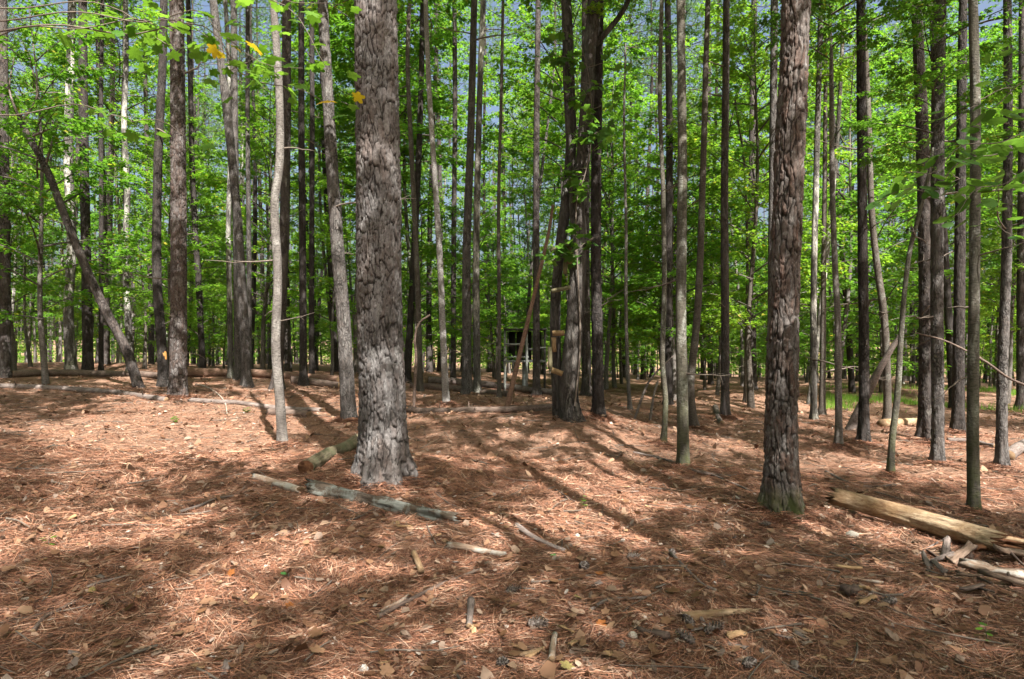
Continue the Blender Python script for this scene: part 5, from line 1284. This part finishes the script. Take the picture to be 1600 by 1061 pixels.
for (px, py, L, wd, th, mt, rot, lift, lb) in [
        (1500, 880, 0.34, 0.10, 0.035, 'bark_slab', (0.3, -0.25, 0.5), 0.05, 'dark bark slab leaning under the splintered end of the pale log'),
        (1478, 868, 0.28, 0.07, 0.03, 'grey_log', (-0.4, -0.35, 0.9), 0.05, 'grey split piece left in the debris heap at the right edge'),
        (1560, 905, 0.42, 0.09, 0.04, 'white_stick', (0.2, 0.12, -0.35), 0.05, 'pale bleached wood slab on the debris heap at the right edge'),
        (1585, 880, 0.30, 0.12, 0.03, 'bark_slab', (0.1, 0.2, 0.3), 0.09, 'broad brown bark piece on top of the debris heap'),
        (1530, 868, 0.22, 0.06, 0.03, 'rot_end', (0.2, -0.1, 0.1), 0.06, 'red rotten chunk fallen from the splintered end of the pale log'),
        (1590, 925, 0.36, 0.10, 0.035, 'bark_slab', (-0.3, 0.1, -0.6), 0.04, 'lowest bark slab of the debris heap at the right edge'),
        (1448, 890, 0.26, 0.05, 0.02, 'grey_log', (0.1, -0.2, 1.2), 0.03, 'thin grey split stick at the left side of the debris heap'),
        (1325, 893, 0.15, 0.05, 0.02, 'chip', (0.1, 0.1, 2.6), 0.02, 'yellow wood chip below the grey rounded stone'),
        (1345, 910, 0.20, 0.03, 0.015, 'white_stick', (0.1, 0.0, 2.7), 0.02, 'thin bleached sliver just below the yellow wood chip'),
        (1347, 930, 0.10, 0.05, 0.02, 'chip', (0.4, 0.3, 1.8), 0.03, 'upturned yellow chip near the brown pine cone'),
        (1330, 940, 0.14, 0.06, 0.05, 'brown_log', (0.2, 0.2, 0.6), 0.02, 'dark rotten wood lump left of the brown pine cone'),
        (1355, 950, 0.22, 0.05, 0.02, 'chip', (0.1, 0.1, 0.7), 0.02, 'long frayed yellow chip under the dark rotten lump'),
        (1150, 1000, 0.12, 0.06, 0.02, 'chip', (0.2, 0.1, 0.5), 0.02, 'yellow wood chip right of the largest grey cone'),
        (1465, 912, 0.12, 0.04, 0.015, 'chip', (0.1, 0.1, 2.4), 0.02, 'tan wood chip below the debris heap'),
        (895, 1015, 0.08, 0.03, 0.012, 'chip', (0.1, 0.2, 1.1), 0.02, 'small orange chip right of the bleached strip'),
        (1020, 1000, 0.16, 0.045, 0.03, 'brown_log', (0.1, 0.1, 2.5), 0.01, 'dark burnt looking bark strip right of the round pale stone'),
        (840, 985, 0.10, 0.06, 0.02, 'bark_slab', (0.3, 0.1, 0.3), 0.01, 'brown bark scrap beside the dark crumbled cone')]:
    chip('wood_chip' if mt == 'chip' else 'wood_piece', px, py, L, wd, th, mt, lb, None, rot, 'wood chip' if mt == 'chip' else 'wood piece', lift)
for k in range(26):
    px = R.uniform(1450, 1610); py = R.uniform(852, 945)
    chip('splintered_wood', px, py, R.uniform(0.08, 0.22), R.uniform(0.015, 0.06), 0.014, ['bark_slab', 'grey_log', 'brown_log', 'brown_log'][k % 4], 'splintered strip of old wood in the debris heap at the right edge', 'splinters in the debris heap', (R.normal(0, 0.4), R.normal(0, 0.3), R.uniform(0, 3.14)), 'wood piece', R.uniform(0.01, 0.05))
for k in range(110):
    px = R.uniform(20, 1590); py = R.uniform(760, 1058)
    chip('bark_piece', px, py, R.uniform(0.04, 0.10), R.uniform(0.02, 0.045), 0.008, ['bark_slab', 'chip', 'grey_log'][k % 3], ['loose red brown bark piece on the needles', 'loose yellowish wood bit on the needles', 'loose grey wood bit on the needles'][k % 3], ['bark pieces on the needles', 'yellowish wood bits on the needles', 'grey wood bits on the needles'][k % 3], None, 'bark piece', 0.018)

# bright grass beyond the right-hand trunks, and a few low green sprigs
q = np.random.default_rng(44); n = 22000
px = q.uniform(1290, 1640, n); y = q.uniform(15.5, 24, n); x = (px - CX) / F_PX * y
keep = vnoise(x * 0.5, y * 0.5, 0, 90) + 0.5 * vnoise(x * 2.1, y * 2.1, 0, 91) + q.normal(0, 0.25, n) > 0.22
x, y = x[keep], y[keep]; n = len(x)
a = q.uniform(0, 6.28, n); h = q.uniform(0.05, 0.24, n); z = terrain(x, y)
dx, dy = np.cos(a) * 0.008, np.sin(a) * 0.008; lx, ly = q.normal(0, 0.05, n), q.normal(0, 0.05, n)
V = np.stack([np.stack([x - dx, y - dy, z - 0.01], 1), np.stack([x + dx, y + dy, z - 0.01], 1), np.stack([x + lx, y + ly, z + h], 1)], 1).reshape(-1, 3)
M['grass'] = mat_leaf('bright_grass', (0.10, 0.22, 0.03), (0.18, 0.32, 0.05))
tag(put('grass', make_mesh('grass', V, [np.arange(n * 3).reshape(-1, 3)], M['grass'], None, False)), 'patch of bright green grass beyond the right hand trunks', 'grass', None, 'stuff')
def sprig(px, py, lb, nl=7, s=0.05, mt='near_leaf'):
    p = ground(px, py); ro = empty('seedling', p, lb, 'plant')
    V, Fq = tube_arrays(np.array([(0, 0, -0.02), (0.005, 0, 0.05), (0.0, 0.01, 0.11)]), [0.003, 0.002, 0.001], 5)
    put('stem', make_mesh('seedling_stem', V, [Fq], M['twig']), ro)
    for k in range(nl):
        put('leaf', leaf_mesh('oval', k % 2, mt), ro, (R.normal(0, 0.015), R.normal(0, 0.015), 0.03 + 0.08 * k / nl), (R.normal(0, 0.2), R.uniform(-0.2, 0.3), k * 2.4), s)
sprig(271, 663, 'tiny green seedling in front of the stout knobbly pine', 9, 0.07)
sprig(386, 646, 'tiny green seedling before the grey fallen trunk', 9, 0.08)
sprig(912, 798, 'tiny green seedling right of the orange red leaf', 7, 0.05)
sprig(1540, 1005, 'tiny green seedling on the sunlit needles at the lower right', 6, 0.04)
sprig(75, 855, 'tiny green seedling in the shade at the left', 6, 0.04)

# ------------------------------------------------------------------ labels that single out the trees of the wood behind: by the gap they stand in and their rank going back
MARKS = [(-60, 'the left edge'), (111, 'the blotched trunk'), (279, 'the stout knobbly pine'), (372, 'the clump of trunks'), (437, 'the crooked pale tree'), (530, 'the leaning pine'), (594, 'the thickest pine'),
         (687, 'the white flecked tree'), (740, 'the grey pine pair'), (818, 'the raised blind'), (895, 'the rung tree'), (978, 'the pole thin sapling'), (1066, 'the straight mossy tree'), (1133, 'the straight brown pine'),
         (1224, 'the reddish plated pine'), (1309, 'the white footed trunk'), (1350, 'the dark even pine'), (1455, 'the close pine pair'), (1522, 'the moss footed tree'), (1572, 'the flecked pine'), (1660, 'the right edge')]
ORD = ['first', 'second', 'third', 'fourth', 'fifth', 'sixth', 'seventh', 'eighth', 'ninth', 'tenth', 'eleventh', 'twelfth', 'thirteenth', 'fourteenth', 'fifteenth']
bins = {}
for o in SC.objects:
    g_ = o.get('group')
    if o.parent is None and g_ and o.get('category') == 'tree' and 'viewpoint' not in g_:
        x, y, z = o.location
        px = CX + F_PX * x / y
        if -60 <= px < 1660:
            k = max(i for i in range(len(MARKS) - 1) if MARKS[i][0] <= px)
            kind = g_.split(' deep')[0].split(' in the rows')[0].split(' far back')[0].split(' close behind')[0]
            bins.setdefault((kind, k), []).append((y, o))
for (kind, k), lst in bins.items():
    one = kind[:-1] if kind.endswith('s') else kind
    for n_, (y, o) in enumerate(sorted(lst, key=lambda t_: t_[0])):
        w = ORD[n_] if n_ < len(ORD) else 'last'
        o['label'] = f'{w} {one} back between {MARKS[k][1]} and {MARKS[k + 1][1]}'
